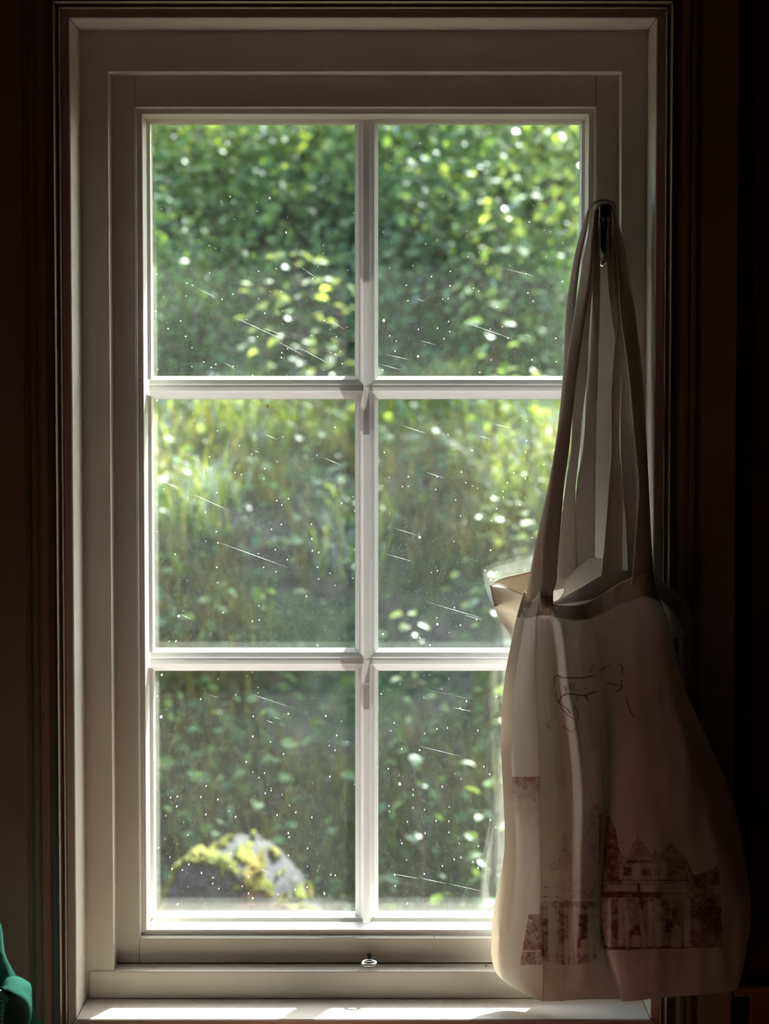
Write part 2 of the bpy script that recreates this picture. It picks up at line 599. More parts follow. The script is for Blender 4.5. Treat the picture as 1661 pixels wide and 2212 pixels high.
# ------------------------------------------------------------------ casing (picture-frame architrave, four mitred lengths)
px = 0.000484
prof = [(-0.0092, -0.060), (-0.0092, -0.0800), (-0.0095, -0.0850), (-0.0104, -0.0866), (-0.0116, -0.0850), (-0.0124, -0.0805), (-0.0135, -0.0805),
        (-0.0144, -0.0910), (-0.0156, -0.0932), (-0.0168, -0.0912), (-0.0176, -0.0800), (-0.0235, -0.0800), (-0.0260, -0.0850), (-0.0300, -0.0880),
        (-0.0340, -0.0875), (-0.0352, -0.0835), (-0.0370, -0.0835), (-0.0385, -0.0870), (-0.0420, -0.0862), (-0.0425, -0.0790), (-0.0490, -0.0790),
        (-0.0500, -0.0840), (-0.0845, -0.0840), (-0.0860, -0.0825), (-0.0860, -0.060)]
rect = (LX0, LX1, LZ0, LZ1)
CO = 0.086
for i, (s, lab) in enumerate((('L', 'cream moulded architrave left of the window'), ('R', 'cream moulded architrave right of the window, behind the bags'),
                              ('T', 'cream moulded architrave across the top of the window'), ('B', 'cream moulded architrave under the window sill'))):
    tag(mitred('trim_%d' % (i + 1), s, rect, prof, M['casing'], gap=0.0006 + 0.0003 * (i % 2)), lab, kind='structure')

# chair rail and wainscot to the right of the casing
wr = LX1 + CO
zr = Z(2124, -0.08)
tr5 = tag(box('trim_5', wr + 0.001, RX1, -0.092, YW, zr - 0.012, zr, M['wains'], bev=0.003), 'red-brown chair rail meeting the right casing', kind='structure')
wn = tag(box('trim_6', wr + 0.020, RX1, -0.080, YW, 0.02, zr - 0.0125, M['wains'], bev=0.002), 'red-brown wainscot panelling under the chair rail', kind='structure')
tag(box('trim_7', X(1631, 300, -0.06), RX1, -0.068, YW, zr + 0.0005, ZC - 0.01, M['wall'], bev=0.002), 'dark board covering the wall right of the casing', kind='structure')

# ------------------------------------------------------------------ window: lining, frame, sash, muntins, panes
win = empty('window_1', (0, 0, LZ0))
tag(win, 'white six-pane casement window set deep in cream lining', kind='structure')
lin = [(0, YC + 0.0012), (-0.0012, YC), (-0.0088, YC), (-0.0088, 0.0), (0.0, 0.0)]
for s, nm in (('L', 'jamb_lining'), ('R', 'jamb_lining'), ('T', 'head_lining')):
    mitred(nm, s, rect, lin, M['paint'], win, gap=0.0005)
sil = [(0, YC - 0.002), (-0.0012, YC - 0.0035), (-0.0045, YC - 0.0035), (-0.0056, YC - 0.001), (-0.0088, YC), (-0.0088, 0.0), (0.0, 0.0)]
mitred('sill_board', 'B', rect, sil, M['paint'], win, gap=0.0006)
# frame faces
E = 0.0006
bv = 0.0014
fw = FX0 - LX0
frect = (LX0, LX1, FZ0 - fw - 0.004, LZ1)
YB = 0.134
wl, wrr, wt = FX0 - LX0, LX1 - FX1, LZ1 - FZ1
fp = lambda w_: [(-0.012, 0.0002), (w_ - 0.0012, 0.0002), (w_ - 0.0003, 0.0008), (w_, 0.0020), (w_, YB), (-0.012, YB)]
mitred('frame_jamb', 'L', (LX0, LX1, FZ0 - 0.05, LZ1 + 0.034), fp(wl), M['paint'], win, gap=0.0)
mitred('frame_jamb', 'R', (LX0, LX1, FZ0 - 0.05, LZ1 + 0.034), fp(wrr), M['paint'], win, gap=0.0)
bm = bmesh.new()
add_box(bm, FX0 - 0.002, FX1 + 0.002, 0.0004, YB, FZ1, LZ1 + 0.012, 0.0012)
from_bm('frame_head', bm, M['paint'], win)
box('frame_rail', LX0 + 0.003, LX1 - 0.003, -0.002, YB, LZ0 + 0.0003, FZ0, M['paint'], win, bv)
# sash stiles and rails
G_ = 0.0004
box('stile', FX0 - 0.004, SX0 - G_, 0.030, 0.085, FZ0 + 0.0015, FZ1 + 0.006, M['paint'], win, 0.0006)
box('stile', SX1 + G_, FX1 + 0.004, 0.030, 0.085, FZ0 + 0.0015, FZ1 + 0.006, M['paint'], win, 0.0006)
box('rail', SX0, SX1, 0.030, 0.085, SZ1, FZ1 + 0.006, M['paint'], win, 0.0006)
box('rail', SX0, SX1, 0.030, 0.085, FZ0 + 0.0015, SZ0, M['paint'], win, 0.0006)
mould = [(-0.004, 0.0325), (0, 0.0310), (0.0008, 0.0315), (0.0011, 0.0380), (0.0062, 0.0380), (0.0070, 0.0388), (0.0074, 0.0790), (0.0108, 0.0825), (0.0117, 0.0860), (0.0117, 0.100), (-0.004, 0.100)]
mouldb = [(-0.004, 0.0325), (0, 0.0310), (0.0008, 0.0315), (0.0011, 0.0380), (0.0062, 0.0380), (0.0072, 0.0390), (0.0078, 0.0740), (0.0115, 0.0775), (0.0140, 0.0860), (0.0140, 0.100), (-0.004, 0.100)]
srect = (SX0, SX1, SZ0, SZ1)
for s in 'LRT':
    mitred('sash_moulding', s, srect, mould, M['sash_paint'], win, gap=0.0002)
mitred('sash_moulding', 'B', srect, mouldb, M['sash_paint'], win, gap=0.0002)
# muntins
mp = [(0.0130, 0.0880), (0.0092, 0.0808), (0.0086, 0.0798), (0.0048, 0.0768), (0.0047, 0.0758), (0.0037, 0.0750), (0.0034, 0.0733)]
mpf = mp + [(-a, b) for a, b in mp[::-1]]
MXc = X(791.7, 900, 0.078)
ZB = [Z(837.5, 0.075), Z(1427, 0.075)]


def bar(name, vertical, c, a, b, parent):          # horizontal bars sit a hair behind the upright
    dy = 0.0 if vertical else 0.00025
    bm = bmesh.new()
    A = [bm.verts.new((c + o_, y_, a) if vertical else (a, y_, c + o_)) for o_, y_ in mpf]
    B = [bm.verts.new((c + o_, y_, b) if vertical else (b, y_, c + o_)) for o_, y_ in mpf]
    n = len(mpf)
    for i in range(n - 1):          # hollow snap-in bar, open towards the glass
        bm.faces.new((A[i], A[i + 1], B[i + 1], B[i]))
    return from_bm(name, bm, M['bar'], parent)


bar('muntin', True, MXc, SZ0 + 0.009, SZ1 - 0.009, win)
for zc in ZB:
    bar('muntin', False, zc, SX0 + 0.009, MXc - 0.0033, win)
    bar('muntin', False, zc, MXc + 0.0033, SX1 - 0.009, win)
# panes
pxs = [(SX0 + 0.0100, MXc - 0.0115), (MXc + 0.0115, SX1 - 0.0100)]
pzs = [(ZB[0] + 0.0115, SZ1 - 0.0100), (ZB[1] + 0.0115, ZB[0] - 0.0115), (SZ0 + 0.0120, ZB[1] - 0.0115)]
SCR = [  # long fine scratches in the glass (photo pixels)
    [(425, 622, 470, 645), (350, 640, 358, 645), (495, 680, 620, 738), (560, 705, 628, 730), (625, 560, 690, 605), (595, 735, 660, 770), (480, 780, 512, 800), (640, 748, 720, 790), (710, 690, 745, 712)],
    [(1082, 578, 1160, 598), (900, 645, 918, 652), (905, 735, 945, 746), (830, 765, 890, 778), (1000, 695, 1115, 735), (815, 785, 870, 800), (1130, 722, 1150, 728)],
    [(413, 1066, 500, 1105), (468, 1170, 625, 1227), (355, 878, 362, 884), (475, 883, 492, 890), (570, 937, 600, 950), (548, 972, 562, 979), (345, 1036, 395, 1060), (390, 1326, 416, 1340), (690, 985, 745, 1008)],
    [(1053, 912, 1115, 928), (1108, 890, 1205, 914), (866, 918, 925, 938), (1025, 940, 1060, 948), (832, 1196, 895, 1214), (921, 1300, 1050, 1338), (1000, 1328, 1045, 1340), (920, 1020, 960, 1033), (850, 1140, 905, 1158)],
    [(500, 1485, 640, 1532), (432, 1495, 475, 1508), (575, 1556, 590, 1562), (590, 1548, 605, 1554), (560, 1876, 585, 1886), (625, 1420, 680, 1438)],
    [(883, 1480, 1018, 1511), (932, 1484, 965, 1493), (840, 1577, 848, 1580), (975, 1528, 1020, 1537), (900, 1610, 1000, 1635), (905, 1896, 965, 1909), (965, 1908, 1045, 1926), (850, 1888, 905, 1898)],
]
k = 0
for (z0, z1) in pzs:
    for (x0, x1) in pxs:
        p = box('pane', x0, x1, YG - 0.0018, YG + 0.0022, z0, z1, M['glass'], win)
        V, F = [], []
        for (ax, ay, bx, by) in SCR[k]:
            a = at(ax, ay, YG - 0.0024); b = at(bx, by, YG - 0.0024)
            d = (b - a).normalized()
            nn = Vector((-d.z, 0, d.x)) * random.uniform(0.00012, 0.00022)
            mid = (a + b) / 2
            bi = len(V)
            V += [a, mid + nn, b, mid - nn]
            V += [v + Vector((0, 0.0003, 0)) for v in (a, mid + nn, b, mid - nn)]
            F += [(bi, bi + 1, bi + 2, bi + 3), (bi + 7, bi + 6, bi + 5, bi + 4)]
        s = pydata('scratches', V, F, M['scratch'], p)
        tag(s, 'fine diagonal scratches in the glass', kind='stuff')
        k += 1
# outer sash with its own slim bars and panes
YO = 0.120
OX0, OX1 = X(321, 1500, 0.106), X(1264, 350, 0.106)
OZ0, OZ1 = Z(1988, 0.106), Z(252, 0.106)
orect = (OX0 - 0.030, OX1 + 0.030, OZ0 - 0.030, OZ1 + 0.030)
op = [(0, 0.104), (0.029, 0.104), (0.030, 0.105), (0.030, 0.130), (0, 0.130)]
for s_ in 'LRTB':
    mitred('outer_sash_rail', s_, orect, op, M['sash_paint'], win, gap=0.0001)
OXc = MXc - 0.0004
OZB = [Z(834, 0.115), Z(1419, 0.115)]
box('outer_bar', OXc - 0.008, OXc + 0.008, 0.112, 0.128, OZ0 - 0.002, OZ1 + 0.002, M['sash_paint'], win, 0.002)
for zc in OZB:
    box('outer_bar', OX0 - 0.002, OXc - 0.0082, 0.112, 0.128, zc - 0.008, zc + 0.008, M['sash_paint'], win, 0.002)
    box('outer_bar', OXc + 0.0082, OX1 + 0.002, 0.112, 0.128, zc - 0.008, zc + 0.008, M['sash_paint'], win, 0.002)
for (z0, z1) in ((OZB[0] + 0.007, OZ1 + 0.004), (OZB[1] + 0.007, OZB[0] - 0.007), (OZ0 - 0.004, OZB[1] - 0.007)):
    for (x0, x1) in ((OX0 - 0.004, OXc - 0.007), (OXc + 0.007, OX1 + 0.004)):
        box('outer_pane', x0, x1, YO - 0.0015, YO + 0.0015, z0, z1, M['outer_glass'], win)
# ring pull on the bottom rail
rc = at(797, 2080.5, 0.004)
ring = []
NT_, NR_ = 28, 10
V, F = [], []
for i in range(NT_):
    a = 2 * math.pi * i / NT_
    for j in range(NR_):
        b = 2 * math.pi * j / NR_
        r_ = 0.0066 + 0.0019 * math.cos(b)
        p_ = Vector((r_ * math.cos(a) * 1.08, r_ * math.sin(a), 0.0019 * math.sin(b)))
        p_.rotate(Matrix.Rotation(R(8), 3, 'X'))
        V.append(rc + p_)
        F.append((i * NR_ + j, ((i + 1) % NT_) * NR_ + j, ((i + 1) % NT_) * NR_ + (j + 1) % NR_, i * NR_ + (j + 1) % NR_))
rg = pydata('ring_pull', V, F, M['steel'], win, True)
tag(rg, 'bright steel ring pull')
V, F = tube_verts([rc + Vector((0, 0.006, 0.0)), rc + Vector((0, 0.018, 0.0012)), rc + Vector((0, 0.028, 0.0022))], [0.0016, 0.0016, 0.0026], 10)
pydata('shank', V, F, M['iron'], rg, True)

# ------------------------------------------------------------------ iron hook on the right stile
hk = empty('window_hook', at(1304, 570, 0.028))
tag(hk, 'black iron hook on the right window stile carrying the cloth bags', 'hook')
bm = bmesh.new()
hp = at(1304, 515, 0.026)
add_box(bm, hp.x - 0.0055, hp.x + 0.0055, 0.0245, 0.0298, at(0, 566, 0.028).z, at(0, 462, 0.028).z, 0.0016)
from_bm('plate', bm, M['iron'], hk)
pts = [at(1304, 556, 0.022), at(1304, 553, 0.004), at(1304, 535, -0.010), at(1304, 505, -0.014), at(1305, 480, -0.020), at(1306, 466, -0.032), at(1306, 461, -0.052), at(1306, 458, -0.064)]
pp = catmull([tuple(p) for p in pts], 40)
V, F = tube_verts(pp, [0.0042] * 40, 12)
pydata('arm', V, F, M['iron'], hk, True)
bm = bmesh.new()
kc = at(1307, 458, -0.067)
add_box(bm, kc.x - 0.0062, kc.x + 0.0062, -0.072, -0.062, kc.z - 0.0055, kc.z + 0.0060, 0.002, 3)
from_bm('knob', bm, M['iron'], hk)
sp_ = at(1303, 569, 0.024)
V, F = tube_verts([sp_ + Vector((0, 0.004, 0)), sp_ + Vector((0, -0.001, 0)), sp_ + Vector((0, -0.003, 0))], [0.0042, 0.0042, 0.0015], 12)
pydata('screw_head', V, F, M['steel'], hk, True)

# ------------------------------------------------------------------ printed cotton tote (front) and second tote behind it


def print_mask(px_, py_):
    """darkness of the brown engraving print, by position on the laid-out front panel"""
    m = np.zeros_like(px_)
    n_f = fbm(px_ / 9.0, py_ / 9.0, 31)
    n_m = fbm(px_ / 26.0, py_ / 26.0, 41)

    def rect(x0, x1, y0, y1):
        return (px_ > x0) & (px_ < x1) & (py_ > y0) & (py_ < y1)

    def seg(ax, ay, bx, by, wd):
        dx, dy = bx - ax, by - ay
        t = np.clip(((px_ - ax) * dx + (py_ - ay) * dy) / (dx * dx + dy * dy + 1e-9), 0, 1)
        d = np.hypot(px_ - ax - t * dx, py_ - ay - t * dy)
        return np.clip(1.3 - d / wd, 0, 1)

    def poly(pts, wd, s=1.0):
        r = np.zeros_like(px_)
        for a, b in zip(pts[:-1], pts[1:]):
            r = np.maximum(r, seg(a[0], a[1], b[0], b[1], wd))
        return r * s

    # --- ribbon banner with faded lettering
    def z1(p): return [(1170 + x / 7.55, 1400 + y / 7.55) for x, y in p]
    ban = [([(190, 490), (250, 440), (330, 480), (480, 490), (620, 490), (850, 450), (950, 390), (1030, 310), (1100, 300)], 2.0),
           ([(220, 500), (195, 610), (240, 750), (250, 850), (300, 920)], 1.5),
           ([(280, 880), (310, 800), (400, 745), (520, 745), (630, 775), (700, 770), (800, 740), (970, 680)], 2.2),
           ([(1240, 260), (1320, 290), (1310, 430)], 1.8), ([(1060, 570), (1250, 610), (1310, 610), (1290, 680), (1210, 710)], 1.9), ([(1300, 520), (1310, 610)], 1.4),
           ([(300, 920), (420, 990), (470, 1070)], 1.3), ([(290, 960), (450, 1110), (540, 1165)], 1.3), ([(540, 940), (600, 1090), (560, 1250), (520, 1360), (450, 1350), (330, 1280)], 1.3),
           ([(140, 1180), (90, 1260), (170, 1330), (205, 1300)], 1.3), ([(590, 780), (585, 860)], 1.3), ([(700, 770), (760, 860)], 1.6), ([(780, 390), (850, 260)], 1.3), ([(1380, 800), (1440, 1020), (1500, 1110)], 1.4),
           ([(365, 620), (405, 710), (415, 610)], 1.1), ([(450, 575), (458, 690)], 1.0), ([(470, 590), (490, 690)], 1.1), ([(517, 570), (526, 690)], 1.1), ([(600, 680), (640, 668)], 1.2), ([(700, 630), (705, 665), (730, 655)], 1.2)]
    for p, wd in ban:
        m = np.maximum(m, poly(z1(p), wd * 1.15, 1.0))
    # --- right half of the engraving
    sk_x = [1296, 1318, 1330, 1336, 1346, 1352, 1358, 1366, 1374, 1377, 1380, 1388, 1396, 1402, 1408, 1416, 1422, 1428, 1436, 1442, 1448, 1456, 1462, 1470, 1480, 1490, 1494, 1520, 1538, 1548, 1553, 1556]
    sk_y = [1758, 1764, 1790, 1830, 1850, 1846, 1852, 1822, 1815, 1788, 1815, 1818, 1828, 1840, 1846, 1832, 1842, 1838, 1838, 1826, 1820, 1826, 1836, 1838, 1850, 1866, 1888, 1886, 1878, 1866, 1866, 1900]
    top = np.interp(px_, sk_x, sk_y)
    right = 1552 + (py_ - 1866) * 0.06
    body = (px_ > 1294) & (px_ < right) & (py_ > top) & (py_ < 2050 - (px_ - 1430) * 0.03)
    v = 0.62 + 0.5 * (n_m - 0.5) + 0.5 * (n_f - 0.5)
    v = np.where(px_ > 1492, v + 0.16, v)                       # dark wing
    v = np.where((px_ < 1336) & (py_ < 1900), v + 0.1, v)      # tree
    li = np.zeros_like(px_)
    for (x0, x1, y0, y1, s) in ((1338, 1345, 1868, 1900, .4), (1368, 1380, 1868, 1900, .45), (1408, 1418, 1868, 1900, .3), (1427, 1441, 1862, 1900, .42), (1382, 1410, 1866, 1871, .3),
                                (1345, 1480, 1904, 1907, .35), (1312, 1376, 1912, 1924, .42), (1382, 1412, 1912, 1926, .32), (1432, 1482, 1910, 1926, .45), (1432, 1482, 1932, 1944, .3),
                                (1312, 1319, 1940, 2046, .4), (1336, 1344, 1940, 2046, .38), (1400, 1408, 1948, 2046, .3), (1416, 1428, 1945, 2046, .34), (1446, 1452, 1940, 1990, .3),
                                (1478, 1490, 1945, 2046, .4), (1450, 1471, 2008, 2048, .6), (1366, 1382, 2020, 2046, .3), (1438, 1446, 1840, 1852, .2)):
        li = np.maximum(li, rect(x0, x1, y0, y1) * s)
    for p, wd, s in (([(1346, 1940), (1354, 1985), (1355, 2046)], 3.5, .38), ([(1375, 1940), (1385, 1985), (1392, 2046)], 3.5, .45), ([(1365, 1840), (1372, 1826)], 2, .3)):
        li = np.maximum(li, poly(p, wd, s))
    li = np.maximum(li, (np.hypot(px_ - 1461, (py_ - 2010) * 0.8) < 10) * 0.6)
    rr = np.hypot(px_ - 1445, py_ - 1844)
    li = np.maximum(li, ((rr < 9) & (rr > 4)) * 0.35)
    dk = np.zeros_like(px_)
    for (x0, x1, y0, y1, s) in ((1346, 1364, 1874, 1891, .35), (1389, 1405, 1876, 1891, .35), (1300, 1434, 1927, 1938, .3), (1320, 1334, 1945, 2046, .2), (1362, 1384, 1998, 2020, .28), (1436, 1452, 1985, 2015, .32),
                                (1336, 1338, 1902, 1926, .3), (1378, 1382, 1905, 1935, .35), (1300, 1492, 1900, 1903, .3), (1304, 1492, 2044, 2051, .3), (1352, 1404, 1858, 1863, .3)):
        dk = np.maximum(dk, rect(x0, x1, y0, y1) * s)
    m = np.maximum(m, np.where(body, np.clip(v - li + dk, 0.06, 1), 0))
    # --- left half, sketchier
    bot = 2071 + 14 * np.sin((px_ - 1165) / 125.0 * 3.0)
    body2 = (px_ > 1166) & (px_ < 1292) & (py_ > 1946) & (py_ < bot)
    v2 = 0.42 + 0.7 * (n_f - 0.5) + 0.35 * (n_m - 0.5)
    li2 = np.zeros_like(px_); dk2 = np.zeros_like(px_)
    for (x0, x1, s) in ((1184, 1199, .4), (1230, 1237, .36), (1238, 1245, .36), (1270, 1279, .36), (1218, 1224, .2)):
        li2 = np.maximum(li2, ((px_ > x0 + (py_ - 1960) * 0.02) & (px_ < x1 + (py_ - 1960) * 0.02) & (py_ > 1958)) * s)
    for (x0, x1, y0, y1, s) in ((1206, 1226, 1965, 2040, .25), (1250, 1268, 1975, 2030, .35), (1170, 1184, 1985, 2065, .3), (1205, 1226, 2010, 2030, .3), (1246, 1254, 2030, 2070, .3), (1166, 1290, 2062, 2090, .25), (1190, 1290, 1944, 1962, .25)):
        dk2 = np.maximum(dk2, rect(x0, x1, y0, y1) * s)
    m = np.maximum(m, np.where(body2, np.clip(v2 - li2 + dk2, 0.02, 1), 0))
    for p, wd, s in (([(1168, 1938), (1200, 1936), (1230, 1948), (1290, 1950)], 2.0, .8), ([(1168, 1918), (1200, 1914), (1240, 1926), (1292, 1930)], 1.8, .7), ([(1200, 1940), (1202, 2060)], 1.2, .7),
                     ([(1236, 1960), (1236, 2062)], 1.0, .7), ([(1196, 1940), (1196, 1870)], 1.2, .4), ([(1222, 1800), (1221, 1830), (1216, 1850)], 1.5, .6), ([(1240, 1897), (1246, 1916)], 1.3, .6),
                     ([(1236, 1898), (1258, 1896), (1280, 1893)], 1.5, .5), ([(1180, 1848), (1196, 1850), (1200, 1862), (1186, 1872)], 1.6, .7), ([(1188, 1880), (1200, 1878)], 2.0, .7)):
        m = np.maximum(m, poly(p, wd, s) * np.clip(n_f * 2.2 - 0.2, 0, 1))
    tw = (np.abs(px_ - 1220) < 3 + (py_ - 1800) * 0.22) & (py_ > 1802) & (py_ < 1880)
    m = np.maximum(m, tw * np.clip(0.30 + (n_f - 0.5), 0, 1))
    tree = (px_ > 1250 + (1860 - py_) * 0.25) & (px_ < 1300) & (py_ > 1735) & (py_ < 1945)
    m = np.maximum(m, tree * np.clip(0.30 + 1.1 * (n_f - 0.5), 0, 1))
    m = np.maximum(m, (rect(1166, 1290, 1850, 1946)) * np.clip(0.10 + 1.2 * (n_f - 0.6), 0, 1))
    # --- strip wrapped round the left fold
    m = np.maximum(m, rect(1104, 1166, 1678, 1800) * np.clip(0.50 + 0.5 * (n_f - 0.5) - (py_ - 1720) / 190.0, 0, 1))
    m = np.maximum(m, rect(1126 - 4, 1170, 1975, 2085) * np.clip(0.72 + 0.5 * (n_f - 0.5) - 0.4 * ((py_ > 2052) & (py_ < 2056)), 0, 1) * (px_ > 1142 - (py_ - 1975) * 0.18))
    return m


FRONT = [  # rows from rim to bottom; 15 columns of (px, py, Y) along the cloth from left seam to right seam
    [(1132, 1277, -0.030), (1141, 1288, -0.034), (1150, 1299, -0.044), (1160, 1290, -0.060), (1166, 1280, -0.070), (1180, 1277, -0.080), (1192, 1304, -0.074), (1228, 1310, -0.068), (1262, 1305, -0.074), (1296, 1289, -0.086), (1325, 1270, -0.098), (1350, 1256, -0.108), (1378, 1245, -0.116), (1406, 1236, -0.118), (1409, 1238, -0.102)],
    [(1120, 1318, -0.030), (1130, 1322, -0.036), (1144, 1324, -0.050), (1158, 1320, -0.068), (1166, 1318, -0.070), (1182, 1318, -0.075), (1204, 1328, -0.099), (1236, 1334, -0.082), (1270, 1330, -0.078), (1303, 1316, -0.094), (1334, 1300, -0.108), (1360, 1288, -0.118), (1390, 1279, -0.126), (1417, 1280, -0.124), (1422, 1284, -0.103)],
    [(1109, 1364, -0.030), (1121, 1364, -0.032), (1136, 1362, -0.050), (1156, 1360, -0.076), (1164, 1358, -0.072), (1186, 1357, -0.063), (1214, 1358, -0.123), (1246, 1360, -0.094), (1280, 1356, -0.078), (1312, 1344, -0.102), (1346, 1330, -0.118), (1376, 1322, -0.128), (1406, 1318, -0.134), (1436, 1344, -0.132), (1446, 1352, -0.103)],
    [(1088, 1478, -0.028), (1102, 1478, -0.024), (1118, 1478, -0.050), (1157, 1478, -0.082), (1164, 1478, -0.072), (1196, 1478, -0.054), (1226, 1478, -0.140), (1262, 1478, -0.102), (1294, 1478, -0.070), (1322, 1478, -0.108), (1356, 1478, -0.128), (1392, 1478, -0.138), (1424, 1478, -0.142), (1455, 1478, -0.138), (1476, 1478, -0.103)],
    [(1082, 1600, -0.026), (1098, 1600, -0.018), (1112, 1600, -0.050), (1160, 1600, -0.086), (1167, 1600, -0.074), (1210, 1600, -0.052), (1246, 1600, -0.144), (1280, 1600, -0.102), (1304, 1600, -0.060), (1328, 1600, -0.114), (1370, 1600, -0.138), (1412, 1600, -0.146), (1452, 1600, -0.148), (1491, 1600, -0.142), (1530, 1600, -0.102)],
    [(1087, 1720, -0.026), (1103, 1720, -0.016), (1118, 1720, -0.052), (1164, 1720, -0.088), (1171, 1720, -0.074), (1218, 1720, -0.054), (1256, 1720, -0.142), (1288, 1720, -0.100), (1308, 1720, -0.056), (1330, 1720, -0.118), (1384, 1720, -0.144), (1434, 1720, -0.150), (1484, 1720, -0.152), (1534, 1720, -0.144), (1580, 1720, -0.102)],
    [(1089, 1840, -0.024), (1107, 1840, -0.018), (1128, 1840, -0.056), (1167, 1840, -0.090), (1174, 1840, -0.076), (1218, 1840, -0.062), (1254, 1840, -0.134), (1284, 1840, -0.098), (1301, 1840, -0.056), (1322, 1840, -0.122), (1392, 1840, -0.148), (1454, 1840, -0.154), (1512, 1840, -0.154), (1570, 1840, -0.146), (1606, 1840, -0.104)],
    [(1067, 1962, -0.022), (1098, 1962, -0.028), (1132, 1962, -0.060), (1168, 1962, -0.090), (1175, 1962, -0.078), (1218, 1962, -0.074), (1252, 1962, -0.128), (1278, 1962, -0.100), (1295, 1962, -0.064), (1312, 1962, -0.130), (1392, 1962, -0.152), (1466, 1962, -0.156), (1540, 1962, -0.154), (1614, 1962, -0.144), (1622, 1962, -0.110)],
    [(1061, 2052, -0.022), (1092, 2052, -0.040), (1130, 2052, -0.066), (1169, 2052, -0.094), (1176, 2052, -0.085), (1218, 2052, -0.086), (1256, 2052, -0.117), (1284, 2052, -0.103), (1306, 2052, -0.082), (1322, 2052, -0.134), (1400, 2052, -0.150), (1472, 2052, -0.154), (1544, 2052, -0.150), (1606, 2052, -0.139), (1611, 2052, -0.112)],
    [(1070, 2098, -0.024), (1098, 2104, -0.044), (1134, 2112, -0.072), (1170, 2114, -0.090), (1178, 2114, -0.088), (1218, 2116, -0.093), (1260, 2114, -0.109), (1296, 2112, -0.104), (1326, 2110, -0.096), (1338, 2108, -0.132), (1408, 2102, -0.146), (1478, 2098, -0.148), (1545, 2098, -0.144), (1597, 2104, -0.132), (1601, 2102, -0.114)],
    [(1094, 2124, -0.028), (1117, 2138, -0.050), (1144, 2153, -0.072), (1168, 2161, -0.078), (1178, 2163, -0.078), (1216, 2162, -0.086), (1260, 2159, -0.094), (1300, 2157, -0.100), (1338, 2158, -0.104), (1350, 2163, -0.122), (1418, 2157, -0.132), (1480, 2152, -0.134), (1545, 2146, -0.130), (1588, 2140, -0.122), (1592, 2138, -0.116)],
]
NRW, NCW = 420, 330
C = catmull(np.array(FRONT), NRW)
C = np.swapaxes(catmull(np.swapaxes(C, 0, 1), NCW), 0, 1)
pxg, pyg = C[..., 0].copy(), C[..., 1].copy()
edge = np.clip(np.minimum(np.linspace(0, 1, NCW), np.linspace(1, 0, NCW)) * 14, 0, 1)[None, :]
wr_ = (fbm(pxg / 46.0, pyg / 190.0, 3, 2) - 0.5) * 0.010 + (fbm(pxg / 16.0, pyg / 30.0, 9, 2) - 0.5) * 0.0008
C[..., 2] += wr_ * edge
Wd = at_np(C)
tote = empty('tote_bag', at(1330, 2160, -0.09))
tag(tote, 'front cotton tote bag with a brown engraved building print, hanging from the window hook', 'tote bag', 'cloth bags on the hook')
np_mesh('front_panel', Wd.reshape(-1, 3), grid_faces(NRW, NCW), M['canvas_print'], tote, True, {'print': print_mask(pxg, pyg).ravel()})
# hem: doubled band along the rim, just in front of the panel
nh = 26
Hm = C[:int(NRW * 0.145), ::2].copy()
Hm = Hm[np.linspace(0, len(Hm) - 1, nh).astype(int)]
Hm[..., 2] -= 0.0012
np_mesh('rim_hem', at_np(Hm).reshape(-1, 3), grid_faces(nh, Hm.shape[1]), M['canvas_hem'], tote, True)
V, F = tube_verts(at_np(C[0, ::3] + np.array([0, 0, -0.0006])), 0.0009, 6)
pydata('rim_edge', V, F, M['canvas'], tote, True)
# gathered stitching at the strap root
sv = []
for i in range(9):
    x_ = 1168 + i * 3.2
    sv.append(tube_verts([at(x_ + random.uniform(-1, 1), 1286 + random.uniform(-2, 2), -.0815), at(x_ - 1, 1305, -.0850), at(x_ + random.uniform(-2, 2) - 2, 1326 + random.uniform(-5, 8), -.0850)], [0.0004, 0.0008, 0.0003], 5))
V, F = join(sv)
tag(pydata('gathered_stitching', V, F, M['canvas'], tote, True), 'puckered stitching at the strap root', kind='stuff')

BACK = []
for r, row in enumerate(FRONT):
    out = []
    a, b = row[0], row[-1]
    for c in range(15):
        u = c / 14
        x_ = a[0] + (b[0] - a[0]) * u
        y_ = a[1] + (b[1] - a[1]) * u
        Yl = a[2] + (b[2] - a[2]) * u ** 0.6
        Yb = Yl + 0.010 * math.sin(math.pi * u) * (1 - u)
        if r == 0:
            y_ = np.interp(x_, [1132, 1160, 1200, 1250, 1295, 1345, 1406], [1277, 1302, 1300, 1272, 1245, 1232, 1236])
            Yb = Yl + 0.022 * math.sin(math.pi * u) * (1 - u)
        elif r == len(FRONT) - 1:
            x_, y_, Yb = row[c]
        out.append((x_, y_, Yb))
    BACK.append(out)
Cb = catmull(np.array(BACK), 90)
Cb = np.swapaxes(catmull(np.swapaxes(Cb, 0, 1), 90), 0, 1)
Cb[..., 2] += (fbm(Cb[..., 0] / 40.0, Cb[..., 1] / 130.0, 5) - 0.5) * 0.006
np_mesh('back_panel', at_np(Cb).reshape(-1, 3), grid_faces(90, 90), M['canvas'], tote, True)
Hb = Cb[:9].copy(); Hb[..., 2] -= 0.001
np_mesh('rim_hem', at_np(Hb).reshape(-1, 3), grid_faces(9, 90), M['canvas_hem'], tote, True)


